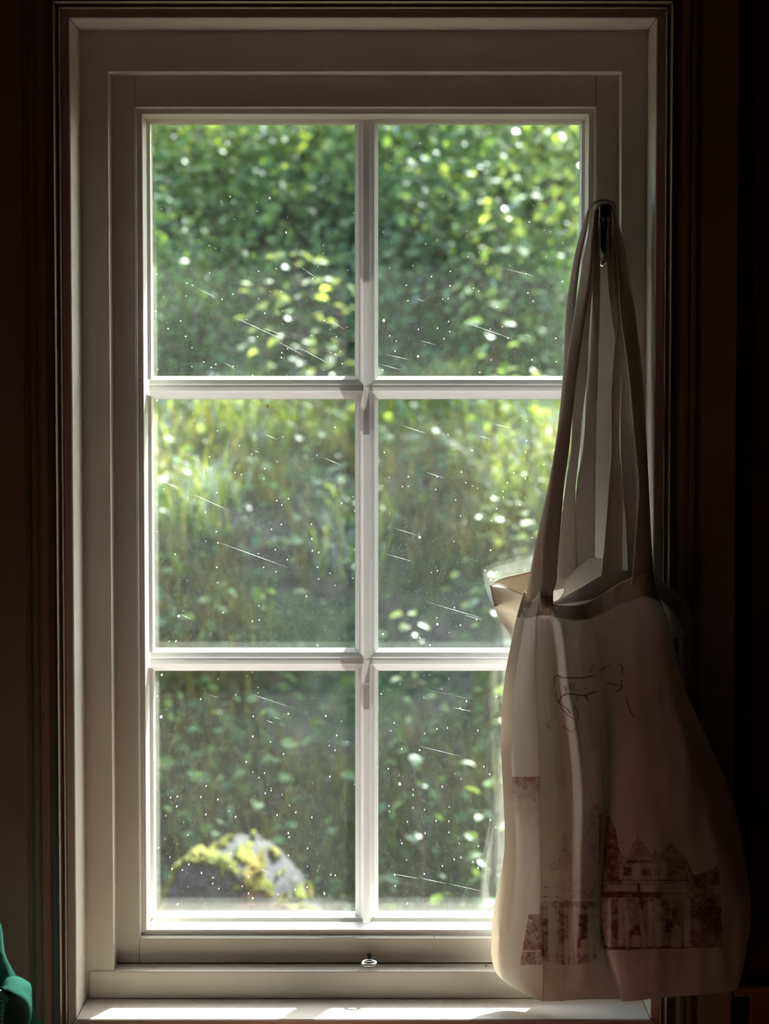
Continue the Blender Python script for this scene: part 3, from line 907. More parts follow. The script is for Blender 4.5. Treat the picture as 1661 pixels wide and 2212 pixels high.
def ribbon(name, st, parent, mat):
    """strap: stations of (px1, py1, Y1, px2, py2, Y2) for its two edges"""
    a = catmull(np.array(st, float), 22 * len(st) // 2)
    P = at_np(a[:, :3]); Q = at_np(a[:, 3:])
    t = np.linspace(0, 1, 6)
    mid = P[:, None, :] * (1 - t)[None, :, None] + Q[:, None, :] * t[None, :, None]
    tan = np.gradient((P + Q) / 2, axis=0)
    nrm = np.cross(tan, Q - P)
    ln = np.linalg.norm(nrm, axis=1, keepdims=True)
    nrm = nrm / np.maximum(ln, 1e-9)
    cup = np.sin(math.pi * t)[None, :, None] * 0.0012
    nn = len(P)
    top = mid + nrm[:, None, :] * (cup + 0.0008)
    botm = mid + nrm[:, None, :] * (cup - 0.0008)
    ringv = np.concatenate([top, botm[:, ::-1]], 1)
    k_ = ringv.shape[1]
    V = ringv.reshape(-1, 3)
    idx = np.arange(nn * k_).reshape(nn, k_)
    nx = np.roll(idx, -1, 1)
    Fq = np.stack([idx[:-1].ravel(), nx[:-1].ravel(), nx[1:].ravel(), idx[1:].ravel()], 1)
    return np_mesh(name, V, Fq, mat, parent, True)


def loop(left, arch, right):
    """left/right: (y, xl, xr, Yl, Yr) rows; arch: (x, y, Yfront, Yback)"""
    st = []
    for (y, xl, xr, Yl, Yr) in left:
        st.append((xr, y, Yr, xl, y, Yl))
    for (x, y, Yf, Yb) in arch:
        st.append((x, y, Yf, x, y - 1.5, Yb))
    for (y, xl, xr, Yl, Yr) in right:
        st.append((xl, y, Yl, xr, y, Yr))
    return st


ribbon('handle', loop(
    [(1312, 1167, 1196, -.081, -.081), (1278, 1166, 1195, -.080, -.080), (1255, 1171, 1202, -.078, -.079), (1173, 1173, 1208, -.070, -.072), (1050, 1188, 1218, -.058, -.062), (970, 1200, 1229, -.052, -.056), (888, 1214, 1237, -.048, -.054),
     (807, 1222, 1246, -.044, -.052), (685, 1240, 1264, -.036, -.052), (600, 1255, 1275, -.030, -.054), (530, 1267, 1280, -.026, -.058), (485, 1277, 1284, -.022, -.060)],
    [(1287, 456, -.062, -.036), (1297, 445, -.063, -.037), (1309, 442, -.063, -.037), (1321, 448, -.063, -.037)],
    [(482, 1328, 1334, -.060, -.026), (540, 1331, 1341, -.060, -.034), (620, 1338, 1358, -.066, -.046), (685, 1341, 1373, -.074, -.066), (807, 1358, 1381, -.086, -.080), (970, 1373, 1391, -.096, -.086), (1050, 1381, 1393, -.104, -.092),
     (1130, 1375, 1399, -.110, -.100), (1215, 1369, 1407, -.114, -.108), (1262, 1364, 1407, -.116, -.114)]), tote, M['strap'])
ribbon('handle', loop(
    [(1300, 1136, 1165, -.040, -.046), (1275, 1139, 1168, -.038, -.044), (1240, 1145, 1173, -.034, -.042), (1130, 1167, 1192, -.026, -.036), (1050, 1185, 1206, -.022, -.032), (930, 1205, 1224, -.018, -.030), (807, 1217, 1236, -.014, -.028),
     (670, 1224, 1241, -.012, -.028), (560, 1241, 1253, -.012, -.030), (500, 1256, 1266, -.012, -.034)],
    [(1272, 458, -.040, -.010), (1284, 441, -.046, -.012), (1298, 434, -.048, -.014), (1314, 435, -.048, -.014), (1328, 446, -.046, -.012)],
    [(500, 1326, 1337, -.040, -.014), (560, 1322, 1337, -.042, -.018), (620, 1326, 1342, -.044, -.022), (685, 1334, 1350, -.050, -.034), (760, 1328, 1346, -.056, -.044), (850, 1321, 1339, -.060, -.052), (970, 1321, 1337, -.066, -.058),
     (1050, 1315, 1344, -.070, -.064), (1173, 1306, 1344, -.074, -.068), (1262, 1297, 1345, -.070, -.068)]), tote, M['strap'])

tote2 = empty('tote_bag', at(1270, 2130, -0.03))
tag(tote2, 'plain cotton tote bag hanging behind the printed one, its hem corner against the pane', 'tote bag', 'cloth bags on the hook')
T2 = [
    [(1058, 1266, .010), (1085, 1250, .016), (1145, 1235, .012), (1215, 1215, .006), (1262, 1200, .000), (1286, 1204, -.008), (1330, 1226, -.040), (1372, 1238, -.070), (1410, 1246, -.094), (1470, 1290, -.100), (1497, 1340, -.104)],
    [(1068, 1312, .008), (1095, 1302, .014), (1150, 1290, .010), (1215, 1272, .004), (1262, 1262, -.004), (1290, 1262, -.012), (1334, 1270, -.044), (1374, 1276, -.072), (1412, 1282, -.096), (1460, 1330, -.101), (1482, 1374, -.104)],
    [(1080, 1340, .004), (1105, 1338, .010), (1155, 1330, .006), (1215, 1320, .000), (1260, 1316, -.010), (1295, 1316, -.020), (1338, 1318, -.048), (1376, 1322, -.074), (1408, 1330, -.095), (1434, 1350, -.101), (1448, 1384, -.103)],
    [(1106, 1394, -.004), (1126, 1394, .002), (1165, 1394, .000), (1215, 1394, -.008), (1258, 1394, -.018), (1298, 1394, -.030), (1338, 1394, -.054), (1372, 1396, -.078), (1400, 1400, -.096), (1420, 1410, -.1015), (1436, 1424, -.104)],
    [(1104, 1560, -.010), (1126, 1560, -.006), (1168, 1560, -.010), (1215, 1560, -.018), (1258, 1560, -.030), (1298, 1560, -.044), (1338, 1560, -.064), (1376, 1560, -.084), (1410, 1560, -.098), (1436, 1562, -.102), (1456, 1564, -.105)],
    [(1100, 1760, -.010), (1126, 1760, -.006), (1170, 1760, -.012), (1220, 1760, -.022), (1266, 1760, -.036), (1310, 1760, -.052), (1350, 1760, -.070), (1390, 1760, -.088), (1425, 1760, -.100), (1455, 1762, -.104), (1482, 1766, -.107)],
    [(1092, 1960, -.008), (1124, 1960, -.004), (1172, 1960, -.012), (1224, 1960, -.024), (1272, 1960, -.040), (1318, 1960, -.058), (1362, 1960, -.076), (1404, 1960, -.092), (1440, 1960, -.102), (1474, 1962, -.105), (1506, 1966, -.108)],
    [(1098, 2100, -.014), (1130, 2106, -.014), (1176, 2110, -.022), (1226, 2112, -.034), (1274, 2112, -.048), (1320, 2110, -.064), (1364, 2108, -.080), (1406, 2106, -.094), (1442, 2104, -.103), (1476, 2102, -.106), (1508, 2098, -.109)],
]
Ct = catmull(np.array(T2), 150)
Ct = np.swapaxes(catmull(np.swapaxes(Ct, 0, 1), 160), 0, 1)
ed = np.clip(np.minimum(np.linspace(0, 1, 160), np.linspace(1, 0, 160)) * 10, 0, 1)[None, :]
Ct[..., 2] += (fbm(Ct[..., 0] / 26.0, Ct[..., 1] / 60.0, 15) - 0.5) * 0.005 * ed
np_mesh('back_panel', at_np(Ct).reshape(-1, 3), grid_faces(150, 160), M['canvas'], tote2, True)
Hb = Ct[:22].copy(); Hb[..., 2] -= 0.0012
np_mesh('rim_hem', at_np(Hb).reshape(-1, 3), grid_faces(22, 160), M['canvas_hem'], tote2, True)
V, F = tube_verts(at_np(Ct[0, ::2]), 0.0010, 6)
pydata('rim_edge', V, F, M['canvas'], tote2, True)
# front panel of the second tote: its rim sags forward, giving the open mouth
T3 = []
for r, row in enumerate(T2):
    o_ = []
    for c, (x_, y_, Y_) in enumerate(row):
        u = c / 10
        bul = math.sin(math.pi * u) * 0.014
        if r == 0:
            x_, y_, Y_ = [(1058, 1266, .010), (1078, 1262, .004), (1122, 1282, -.004), (1190, 1302, -.010), (1218, 1282, -.014), (1224, 1252, -.018), (1285, 1206, -.030), (1372, 1244, -.074), (1410, 1252, -.097), (1470, 1290, -.1012), (1497, 1340, -.104)][c]
            if c in (4, 5): y_ += 0
        else:
            Y_ -= bul * (0.9 if c < 7 else 0.25)
            if r == 1:
                x_, y_ = [(1068, 1312), (1090, 1314), (1130, 1322), (1190, 1330), (1228, 1316), (1250, 1300), (1300, 1280), (1374, 1280), (1412, 1286), (1460, 1330), (1482, 1374)][c]
        o_.append((x_, y_, Y_))
    T3.append(o_)
Cf = catmull(np.array(T3), 110)
Cf = np.swapaxes(catmull(np.swapaxes(Cf, 0, 1), 140), 0, 1)
np_mesh('front_panel', at_np(Cf).reshape(-1, 3), grid_faces(110, 140), M['canvas'], tote2, True)
V, F = tube_verts(at_np(Cf[0, ::2]), 0.0008, 6)
pydata('rim_edge', V, F, M['canvas'], tote2, True)
ribbon('handle', loop(
    [(1235, 1238, 1284, -.006, -.010), (1200, 1240, 1285, -.004, -.010), (1173, 1241, 1285, -.002, -.010), (1050, 1246, 1286, -.004, -.012), (970, 1260, 1287, -.006, -.014), (888, 1265, 1289, -.008, -.018), (807, 1269, 1291, -.008, -.022),
     (700, 1276, 1294, -.008, -.026), (600, 1281, 1295, -.008, -.030), (520, 1284, 1294, -.008, -.034)],
    [(1291, 470, -.042, -.014), (1299, 455, -.044, -.016), (1308, 451, -.044, -.016), (1317, 459, -.042, -.014)],
    [(520, 1311, 1322, -.036, -.010), (600, 1314, 1329, -.034, -.012), (700, 1325, 1339, -.036, -.018), (807, 1343, 1357, -.042, -.028), (888, 1341, 1362, -.048, -.036), (970, 1341, 1373, -.054, -.048), (1050, 1345, 1377, -.064, -.060),
     (1130, 1352, 1376, -.072, -.070), (1250, 1358, 1382, -.080, -.078)]), tote2, M['strap'])
ribbon('handle', loop(
    [(1250, 1204, 1244, -.014, -.010), (1190, 1207, 1246, -.010, -.006), (1130, 1212, 1243, -.008, -.004), (1050, 1222, 1243, -.008, -.004), (970, 1234, 1251, -.012, -.004), (888, 1237, 1258, -.016, -.008), (807, 1241, 1268, -.022, -.014),
     (700, 1255, 1272, -.028, -.014), (600, 1268, 1281, -.030, -.012), (520, 1278, 1289, -.034, -.012)],
    [(1287, 466, -.054, -.026), (1297, 450, -.056, -.028), (1309, 447, -.056, -.028), (1323, 456, -.054, -.026)],
    [(520, 1333, 1345, -.048, -.016), (620, 1349, 1363, -.052, -.030), (700, 1362, 1374, -.058, -.044), (807, 1377, 1386, -.074, -.062), (970, 1388, 1396, -.088, -.080), (1150, 1397, 1405, -.098, -.094), (1250, 1402, 1412, -.101, -.099)]), tote2, M['strap'])

# ------------------------------------------------------------------ added tabletop on legs, unseen below the sill, bouncing warm sunlight onto the bags
tb = empty('bounce_table', (0.31, -0.48, 0.0))
tag(tb, 'added red-brown tabletop on legs, out of view, bouncing warm light onto the bags', 'bounce_table')
TZ = 0.745
box('bounce_table_top', -0.22, 0.85, -0.84, -0.115, TZ, TZ + 0.03, M['bounce_table'], tb, 0.004)
box('apron', -0.14, 0.77, -0.77, -0.19, TZ - 0.09, TZ - 0.0005, M['bounce_table'], tb, 0.002)
for x_ in (-0.17, 0.80):
    for y_ in (-0.80, -0.16):
        V, F = tube_verts([(x_, y_, 0.001), (x_, y_, 0.3), (x_, y_, TZ - 0.0005)], [0.018, 0.026, 0.028], 12)
        pydata('leg', V, F, M['bounce_table'], tb, True)

# ------------------------------------------------------------------ green jacket at the lower left corner
jk = empty('jacket', at(20, 2300, -0.30))
tag(jk, 'teal green jacket with a zip at the lower left corner', 'jacket')
JB = [[(-160, 1960, -.20), (-80, 1950, -.24), (-12, 1985, -.26), (2, 2020, -.25)],
      [(-170, 2050, -.22), (-90, 2050, -.26), (-10, 2052, -.28), (8, 2064, -.27)],
      [(-170, 2110, -.22), (-90, 2110, -.27), (-6, 2100, -.285), (33, 2112, -.27)],
      [(-170, 2170, -.22), (-90, 2170, -.28), (0, 2160, -.29), (64, 2170, -.27)],
      [(-170, 2240, -.22), (-90, 2240, -.28), (10, 2232, -.29), (100, 2240, -.27)],
      [(-170, 2420, -.22), (-90, 2420, -.28), (20, 2420, -.29), (160, 2400, -.27)]]
Cj = catmull(np.array(JB), 60)
Cj = np.swapaxes(catmull(np.swapaxes(Cj, 0, 1), 60), 0, 1)
Cj[..., 2] += (fbm(Cj[..., 0] / 40.0, Cj[..., 1] / 50.0, 25) - 0.5) * 0.012
jb = np_mesh('body', at_np(Cj).reshape(-1, 3), grid_faces(60, 60), M['teal'], jk, True)
md = jb.modifiers.new('thick', 'SOLIDIFY'); md.thickness = 0.002
JF = [[(6, 2133, -.300), (18, 2116, -.298), (38, 2114, -.296), (62, 2127, -.292)],
      [(8, 2137, -.330), (22, 2126, -.342), (44, 2124, -.338), (64, 2136, -.305)],
      [(8, 2138, -.360), (24, 2140, -.372), (46, 2144, -.360), (64, 2156, -.312)],
      [(16, 2146, -.366), (32, 2154, -.376), (52, 2160, -.362), (64.5, 2174, -.314)],
      [(22, 2156, -.340), (38, 2164, -.346), (55, 2176, -.338), (63, 2196, -.312)],
      [(14, 2170, -.318), (34, 2182, -.320), (54, 2196, -.318), (59, 2220, -.308)],
      [(4, 2230, -.312), (26, 2240, -.312), (46, 2250, -.312), (54, 2270, -.305)]]
Cj = catmull(np.array(JF), 70)
Cj = np.swapaxes(catmull(np.swapaxes(Cj, 0, 1), 50), 0, 1)
jf = np_mesh('flap', at_np(Cj).reshape(-1, 3), grid_faces(70, 50), M['teal'], jk, True)
md = jf.modifiers.new('thick', 'SOLIDIFY'); md.thickness = 0.002
zt = []
for i in range(16):
    y_ = 2140 + i * 9.5
    a_ = at(-6, y_, -.335); b_ = at(4.5 + (i % 2) * 1.0, y_ + 2.5, -.338)
    zt.append(tube_verts([a_, b_], 0.0012, 6))
V, F = join(zt)
tag(pydata('zip_teeth', V, F, M['zip'], jk, True), 'pale green zip teeth', kind='stuff')

# ------------------------------------------------------------------ insects


def insect(name, c, nrm_y, size, mat, label, cat, legs=8, spread=1.0):
    e = empty(name, c)
    tag(e, label, cat)
    bm = bmesh.new()
    bmesh.ops.create_icosphere(bm, subdivisions=2, radius=1.0)
    for v in bm.verts:
        v.co = Vector((c[0] + v.co.x * size * 0.28, c[1] + v.co.y * size * 0.22, c[2] + v.co.z * size * 0.36))
    from_bm('body', bm, mat, e, True)
    for i in range(legs):
        a = math.pi * (0.08 + 0.84 * (i // 2) / (legs / 2 - 1)) * (1 if i % 2 else -1) + math.pi / 2
        p0 = Vector(c)
        p1 = p0 + Vector((math.cos(a) * size * 0.5, -size * 0.25, math.sin(a) * size * 0.5 * spread))
        p2 = p0 + Vector((math.cos(a) * size * 0.85, size * 0.1, math.sin(a) * size * 0.9 * spread))
        V, F = tube_verts([p0, p1, p2], [size * 0.06, size * 0.05, size * 0.03], 5)
        pydata('leg', V, F, mat, e, True)
    return e


insect('spider', at(578, 878, 0.0865), -1, 0.0036, M['spider'], 'tiny tan spider at the top of the middle left pane', 'spider')
insect('spider', at(1224, 261, 0.0835), -1, 0.0042, M['spider'], 'tiny tan spider under the top rail near the right corner', 'spider')
insect('fly', at(1050, 2086, 0.016), -1, 0.0022, M['fly'], 'dead fly lying on the lower window rail beside the bags', 'fly', 6)

# ------------------------------------------------------------------ hillside outside


def bank_z(x, y):
    x = np.asarray(x, float); y = np.asarray(y, float)
    yy = y + (fbm(x * 1.3 + 20, y * 0.0 + 5, 51) - 0.5) * 0.7 - 0.10 * x
    z = np.interp(yy, [0.3, 1.6, 2.45, 2.75, 3.25, 3.5, 4.15, 4.5, 5.4, 7.0, 12.0], [0.25, 0.32, 0.36, 0.60, 1.20, 1.34, 1.46, 1.72, 2.35, 3.3, 5.4])
    return z + (fbm(x * 3 + 9, y * 3 + 9, 61) - 0.5) * 0.22 + (fbm(x * 11, y * 11, 71) - 0.5) * 0.06


nx_, ny_ = 190, 210
gx, gy = np.meshgrid(np.linspace(-3.2, 3.4, nx_), np.concatenate([np.linspace(0.33, 5.6, 170), np.linspace(5.7, 12, 40)]))
Vb = np.stack([gx, gy, bank_z(gx, gy)], -1).reshape(-1, 3)
tag(np_mesh('hillside', Vb, grid_faces(ny_, nx_), M['bank'], None, True), 'mossy earth bank rising outside the window', kind='structure')


def scatter(n, seed, y0=1.7, y1=6.2):
    """random spots within the wedge seen through the window (with margin)"""
    r = np.random.default_rng(seed)
    y = y0 + (y1 - y0) * r.random(n)
    x = (-0.145 + 0.275 * r.random(n)) * (y + 2.5) * 1.12
    return x, y, bank_z(x, y), r


def blades(n, seed, hmin, hmax, wid, y0, y1, mat, label, droop=0.5, name='grass'):
    x, y, z, r = scatter(n, seed, y0, y1)
    keep = fbm(x * 2.3 + 4, y * 2.3 + 4, seed + 90) > 0.36
    x, y, z = x[keep], y[keep], z[keep]
    n = len(x)
    a = r.random(n) * 2 * math.pi
    h = hmin + (hmax - hmin) * r.random(n) ** 1.5
    lx = np.cos(a); ly = np.sin(a)
    lean = (0.25 + droop * r.random(n)) * h
    side = np.stack([-ly, lx, 0 * lx], -1)
    base = np.stack([x, y, z - 0.01], -1)
    out = np.stack([lx, ly - 0.6, 0 * lx], -1)
    P0 = base
    P1 = base + out * (lean * 0.35)[:, None] + np.array([0, 0, 1]) * (h * 0.62)[:, None]
    P2 = base + out * lean[:, None] + np.array([0, 0, 1]) * (h * (1.0 - 0.45 * r.random(n)))[:, None]
    wv = (wid * (0.6 + 0.8 * r.random(n)))[:, None]
    Vv = np.stack([P0 - side * wv, P0 + side * wv, P1 + side * wv * 0.8, P1 - side * wv * 0.8, P2], 1).reshape(-1, 3)
    i = np.arange(n)[:, None] * 5
    Ft = np.concatenate([i + np.array([[0, 1, 2]]), i + np.array([[0, 2, 3]]), i + np.array([[3, 2, 4]])], 0)
    tag(np_mesh(name, Vv, Ft, mat, None, True), label, 'grass', kind='stuff')


blades(60000, 101, 0.05, 0.17, 0.0017, 1.9, 4.6, M['grass'], 'mixed green and straw grass growing over the bank')
blades(16000, 102, 0.08, 0.19, 0.0018, 3.2, 4.6, M['leaf_bright'], 'sunlit yellow-green grass on the bank ledge', 0.7)  # sunlight on the ledge put in as a paler blade colour


def leaf_verts(cs, ds, ns, L, Wd_):
    """arrays of diamond-ish folded leaves: centre base cs, direction ds, normal ns, lengths, widths -> V, F (tris)"""
    sd = np.cross(ds, ns)
    sd /= np.maximum(np.linalg.norm(sd, axis=1, keepdims=True), 1e-6)
    L = L[:, None]; W_ = Wd_[:, None]
    b = cs
    t = cs + ds * L - ns * L * 0.14
    m1 = cs + ds * L * 0.30
    m2 = cs + ds * L * 0.68 - ns * L * 0.04
    Vv = np.stack([b, m1 + sd * W_ + ns * W_ * 0.3, m2 + sd * W_ * 0.8 + ns * W_ * 0.25, t, m2 - sd * W_ * 0.8 + ns * W_ * 0.25, m1 - sd * W_ + ns * W_ * 0.3, m2], 1)
    n = len(cs)
    i = np.arange(n)[:, None] * 7
    tri = [(0, 1, 6), (1, 2, 6), (2, 3, 6), (3, 4, 6), (4, 5, 6), (5, 0, 6)]
    F = np.concatenate([i + np.array([tt]) for tt in tri], 0)
    return Vv.reshape(-1, 3), F


def unit(v):
    return v / np.maximum(np.linalg.norm(v, axis=1, keepdims=True), 1e-9)


def undergrowth(n, seed, y0, y1, lmin, lmax, lift, mat, label, thr=0.4):
    x, y, z, r = scatter(n, seed, y0, y1)
    keep = fbm(x * 1.9 + 14, y * 1.9 + 4, seed + 60) > thr
    x, y, z = x[keep], y[keep], z[keep]
    n = len(x)
    c = np.stack([x, y, z + lift * r.random(n) ** 1.3], -1)
    c[:, 1] -= 0.4 * lift * r.random(n)
    d = unit(np.stack([r.normal(0, 1, n), r.normal(-0.4, 0.8, n), r.normal(0.1, 0.5, n)], -1))
    nn = unit(np.stack([r.normal(0, .45, n), r.normal(-.25, .45, n), np.ones(n)], -1))
    L = lmin + (lmax - lmin) * r.random(n) ** 1.5
    V_, F_ = leaf_verts(c, d, nn, L, L * (0.24 + 0.16 * r.random(n)))
    tag(np_mesh('undergrowth', V_, F_, mat, None, False), label, 'undergrowth', kind='stuff')


undergrowth(4200, 201, 1.9, 4.4, 0.02, 0.055, 0.10, M['leaf_dark'], 'low dark leaves creeping over the bank', 0.52)
undergrowth(4000, 202, 2.0, 4.6, 0.015, 0.045, 0.18, M['leaf_mid'], 'small mid-green weeds among the grass', 0.5)
undergrowth(19000, 203, 4.3, 6.6, 0.018, 0.05, 0.45, M['leaf_mid'], 'tangled green thicket covering the upper bank', 0.30)
undergrowth(13000, 204, 4.6, 6.8, 0.018, 0.05, 0.7, M['leaf_bright'], 'sunlit yellow-green leaves over the upper bank', 0.44)  # sunlit upper bank helped by paler leaf colour


def shrub(px_, py_, Y, w_, h_, n, mat, label, seed, lmin=0.015, lmax=0.038):
    """bush whose crown centre is seen near (px,py) at depth Y"""
    r = np.random.default_rng(seed)
    c0 = at(px_, py_, Y)
    gz = float(bank_z(c0.x, Y))
    base = Vector((c0.x, Y, min(gz, c0.z - 0.05)))
    e = empty('shrub', base)
    tag(e, label, 'shrub', 'shrubs on the hillside')
    nb = max(5, n // 45)
    stems = []
    cs, ds = [], []
    for i in range(nb):
        tip = Vector((c0.x + r.normal(0, .45) * w_, Y + r.normal(0, .4) * w_ * 0.8, c0.z + (r.random() - 0.35) * h_))
        mid = (base + tip) / 2 + Vector((r.normal(0, .08), r.normal(0, .08), 0.05)) * w_
        pts = catmull([tuple(base), tuple(mid), tuple(tip)], 8)
        stems.append(tube_verts(pts, list(np.linspace(0.0055, 0.0015, 8)), 5))
        k_ = n // nb
        t = 0.35 + 0.65 * r.random(k_) ** 0.7
        p = np.stack([np.interp(t, np.linspace(0, 1, 8), pts[:, j]) for j in range(3)], -1)
        cs.append(p + r.normal(0, 0.10 * w_, (k_, 3)))
        ds.append(unit(r.normal(0, 1, (k_, 3)) + np.array([0, -0.2, 0.1])))
    cs = np.concatenate(cs); ds = np.concatenate(ds)
    nn = unit(np.stack([r.normal(0, .5, len(cs)), r.normal(-.3, .5, len(cs)), np.ones(len(cs))], -1))
    L = lmin + (lmax - lmin) * r.random(len(cs))
    V_, F_ = leaf_verts(cs, ds, nn, L, L * (0.26 + 0.16 * r.random(len(cs))))
    f = np_mesh('foliage', V_, F_, mat, e, False)
    tag(f, kind='stuff')
    V_, F_ = join(stems)
    pydata('stems', V_, F_, M['bark'], e, True)
    return e


SH = [  # px, py, Y, width, height, leaves, material, label
    (440, 330, 5.0, .55, .5, 900, 'leaf_mid', 'bushy green shrub at the top left of the upper left pane'),
    (620, 300, 5.3, .60, .5, 1000, 'leaf_bright', 'yellow-green sunlit shrub at the top middle of the upper left pane'),
    (700, 420, 4.8, .5, .5, 800, 'leaf_dark', 'dark shrub behind the centre bar in the upper left pane'),
    (900, 320, 5.1, .5, .5, 800, 'leaf_dark', 'dark green shrub at the top left of the upper right pane'),
    (1060, 300, 5.0, .55, .5, 1000, 'leaf_mid', 'green shrub at the top middle of the upper right pane'),
    (1200, 330, 4.8, .55, .6, 1100, 'leaf_bright', 'pale sunlit shrub at the top right of the upper right pane'),
    (1100, 470, 4.4, .42, .4, 700, 'leaf_bright', 'bright leafy shrub in the middle of the upper right pane'),
    (910, 480, 4.6, .5, .35, 800, 'leaf_mid', 'broad green shrub low in the upper right pane beside the centre bar'),
    (420, 640, 4.2, .45, .5, 800, 'leaf_mid', 'loose green shrub low at the left of the upper left pane'),
    (1170, 690, 4.0, .40, .5, 700, 'leaf_mid', 'loose shrub beside the bag straps in the upper right pane'),
    (880, 690, 4.3, .5, .4, 700, 'leaf_dark', 'shaded shrub at the foot of the upper right pane'),
    (620, 470, 4.9, .5, .4, 700, 'leaf_mid', 'green shrub in the middle of the upper left pane'),
]
for i, (a, b, Y_, w_, h_, n_, m_, lab) in enumerate(SH):
    shrub(a, b, Y_, w_, h_, int(n_ * 1.4), M[m_], lab, 400 + i)

# leaf mesh shared by the saplings' single leaves
lv, lf = leaf_verts(np.array([[0, 0, 0.0]]), np.array([[1.0, 0, 0]]), np.array([[0, 0, 1.0]]), np.array([1.0]), np.array([0.34]))
LEAF = {}
for key in ('leaf_bright', 'leaf_mid', 'leaf_dark'):
    me = bpy.data.meshes.new('leaf_' + key)
    me.from_pydata([tuple(v) for v in lv], [], [tuple(int(q) for q in f) for f in lf])
    me.materials.append(M[key])
    LEAF[key] = me


def sapling(px_, py0, py1, Y, lean, n, L0, key, label, seed, spread=0.10):
    """upright young plant, stem from py1 (foot) to py0 (tip), every leaf its own object"""
    r = random.Random(seed)
    foot = at(px_, py1, Y); tip = at(px_ + lean, py0, Y - 0.05)
    gz = float(bank_z(foot.x, Y))
    foot.z = min(foot.z, gz + 0.02)
    e = empty('leafy_sapling', foot)
    tag(e, label, 'sapling', 'young leafy plants on the bank')
    pts = catmull([tuple(foot), tuple((foot + tip) / 2 + Vector((0.02, -0.02, 0))), tuple(tip)], 14)
    twigs = [tube_verts(pts, list(np.linspace(0.004, 0.001, 14)), 6)]
    nodes = []
    for i in range(n):
        t = 0.12 + 0.88 * (i + 0.5) / n
        j = t * 13
        p = Vector(pts[int(j)])
        a = i * 2.4 + r.uniform(-.4, .4)
        rad = spread * (1.15 - t) * r.uniform(0.25, 1.0) + 0.01
        q = p + Vector((math.cos(a) * rad, math.sin(a) * rad * 0.8, rad * r.uniform(-0.1, 0.6)))
        if rad > 0.03:
            twigs.append(tube_verts([p, (p + q) / 2 + Vector((0, 0, 0.006)), q], [0.0014, 0.0011, 0.0008], 4))
        nodes.append((q, a))
    V_, F_ = join(twigs)
    pydata('stem', V_, F_, M['bark'], e, True)
    for q, a in nodes:
        o = bpy.data.objects.new('leaf', LEAF[key])
        COL.objects.link(o)
        o.parent = e
        o.location = q - foot
        o.rotation_euler = (r.uniform(-.6, .6), r.uniform(-.5, .6), a + r.uniform(-.5, .5))
        s = L0 * r.uniform(0.65, 1.25)
        o.scale = (s, s, s)
    return e


sapling(640, 530, 740, 3.55, -6, 46, 0.040, 'leaf_bright', 'tall sapling with bright leaves in front of the bank, upper left pane', 1, 0.16)
sapling(555, 600, 745, 3.5, 4, 26, 0.038, 'leaf_bright', 'shorter sapling with pale shining leaves left of the tall one', 2, 0.12)
sapling(725, 600, 770, 3.6, 8, 30, 0.036, 'leaf_bright', 'sapling with shining leaves close to the centre bar, upper left pane', 3, 0.12)
sapling(1050, 680, 790, 3.3, 10, 18, 0.042, 'leaf_mid', 'sapling with pale glossy leaves at the foot of the upper right pane', 4, 0.10)
sapling(1080, 1080, 1190, 3.0, 14, 44, 0.030, 'leaf_bright', 'sapling with small whitish leaves beside the bags, middle right pane', 5, 0.15)
sapling(890, 1310, 1390, 2.75, -8, 24, 0.028, 'leaf_bright', 'little bright plant at the foot of the middle right pane', 6, 0.06)
sapling(1040, 1250, 1330, 2.75, 0, 14, 0.030, 'leaf_dark', 'small blue-green plant under the whitish sapling', 7, 0.07)
sapling(1045, 1640, 1780, 2.3, 6, 18, 0.036, 'leaf_mid', 'broad-leaved plant beside the bags, lower right pane', 8, 0.10)
sapling(900, 1640, 1770, 2.35, -10, 12, 0.036, 'leaf_dark', 'dark broad-leaved plant left of centre, lower right pane', 9, 0.10)
sapling(1120, 780, 860, 3.2, 14, 26, 0.034, 'leaf_bright', 'pale low plant beside the bag straps at the upper crossbar', 10, 0.12)
sapling(1070, 420, 560, 4.0, 8, 36, 0.055, 'leaf_bright', 'sapling with large yellow-green leaves in the middle of the upper right pane', 11, 0.18)

# ------------------------------------------------------------------ mossy boulder
rk = empty('boulder', at(520, 1985, 2.05))
tag(rk, 'grey boulder capped with yellow moss outside the lower left pane', 'boulder')


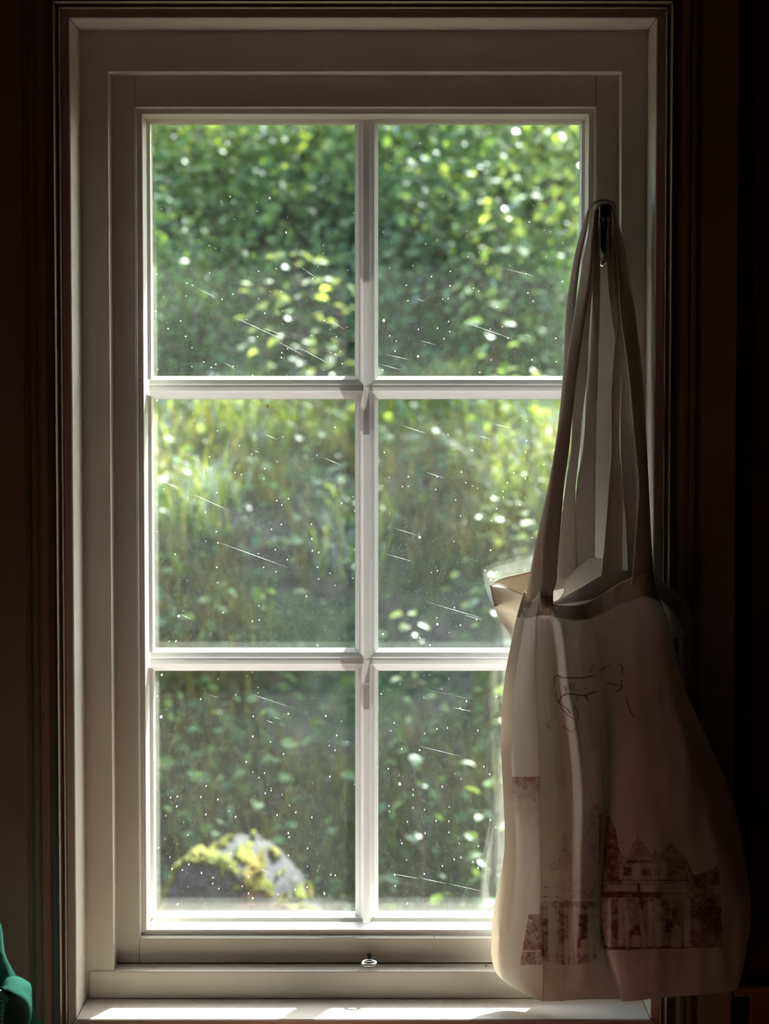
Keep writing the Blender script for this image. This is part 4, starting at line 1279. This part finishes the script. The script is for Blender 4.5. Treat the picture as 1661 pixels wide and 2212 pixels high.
RB = [
    [(330, 2075), (345, 2075), (370, 2078), (420, 2080), (470, 2080), (520, 2080), (560, 2080), (600, 2080), (650, 2080), (700, 2078)],
    [(346, 2010), (362, 1975), (385, 1960), (430, 1962), (480, 1968), (520, 1985), (555, 2005), (590, 2025), (640, 2040), (690, 2050)],
    [(352, 1952), (372, 1897), (398, 1870), (440, 1868), (480, 1874), (515, 1896), (545, 1917), (578, 1946), (612, 1976), (650, 2000)],
    [(354, 1948), (378, 1886), (406, 1858), (450, 1848), (500, 1846), (545, 1860), (590, 1890), (628, 1924), (660, 1958), (690, 1992)],
    [(358, 1944), (384, 1880), (420, 1850), (462, 1836), (515, 1815), (560, 1820), (602, 1846), (642, 1886), (672, 1928), (702, 1980)],
    [(362, 1952), (390, 1892), (424, 1862), (466, 1848), (518, 1828), (562, 1834), (604, 1858), (644, 1898), (674, 1938), (704, 1988)],
    [(350, 2050), (390, 2050), (424, 2050), (466, 2050), (518, 2050), (562, 2050), (604, 2050), (644, 2050), (674, 2050), (710, 2050)]]
RY = [1.97, 1.98, 2.0, 2.08, 2.20, 2.27, 2.36]
ctl = np.array([[(x_, y_, Y_) for (x_, y_) in row] for row, Y_ in zip(RB, RY)], float)
Cr = catmull(ctl, 150)
Cr = np.swapaxes(catmull(np.swapaxes(Cr, 0, 1), 130), 0, 1)
Wr = at_np(Cr)
gxx, gyy = Cr[..., 0], Cr[..., 1]
rough_n = (fbm(gxx / 22.0, gyy / 18.0 + 9 * Cr[..., 2], 81, 4) - 0.5)
Wr[..., 2] += rough_n * 0.022
Wr[..., 1] += rough_n * 0.03
np_mesh('stone', Wr.reshape(-1, 3), grid_faces(150, 130), M['rock'], rk, True)
# moss cushions: raised skins on the crown
vv = np.linspace(0, 6, 150)[:, None] * np.ones((1, 130))
uu = np.linspace(0, 9, 130)[None, :] * np.ones((150, 1))
mn = fbm(uu * 2.2 + 3, vv * 2.2 + 3, 83, 4)
band = np.exp(-((vv - 2.15) / 0.45) ** 2) * (uu < 7.6) * 0.62
crown = ((uu < 3.6) & (vv > 2.0) & (vv < 4.6)) * 0.60
blob = np.exp(-(((uu - 5.0) / 0.9) ** 2 + ((vv - 2.9) / 0.6) ** 2)) * 0.75
spots = 0.22 * ((vv > 2.2) & (vv < 4.2))
msk = np.maximum.reduce([band, crown, blob, spots]) + (mn - 0.5) * 1.3 > 0.39
Wm = Wr.copy()
Wm[..., 2] += 0.004 + 0.016 * mn
Wm[..., 1] -= 0.006
Fm = grid_faces(150, 130)
keepf = msk.ravel()[Fm].all(1)
ms = np_mesh('moss', Wm.reshape(-1, 3), Fm[keepf], M['moss'], rk, True)
ms.modifiers.new('thick', 'SOLIDIFY').thickness = 0.014
tag(ms, 'yellow-green moss cushions')
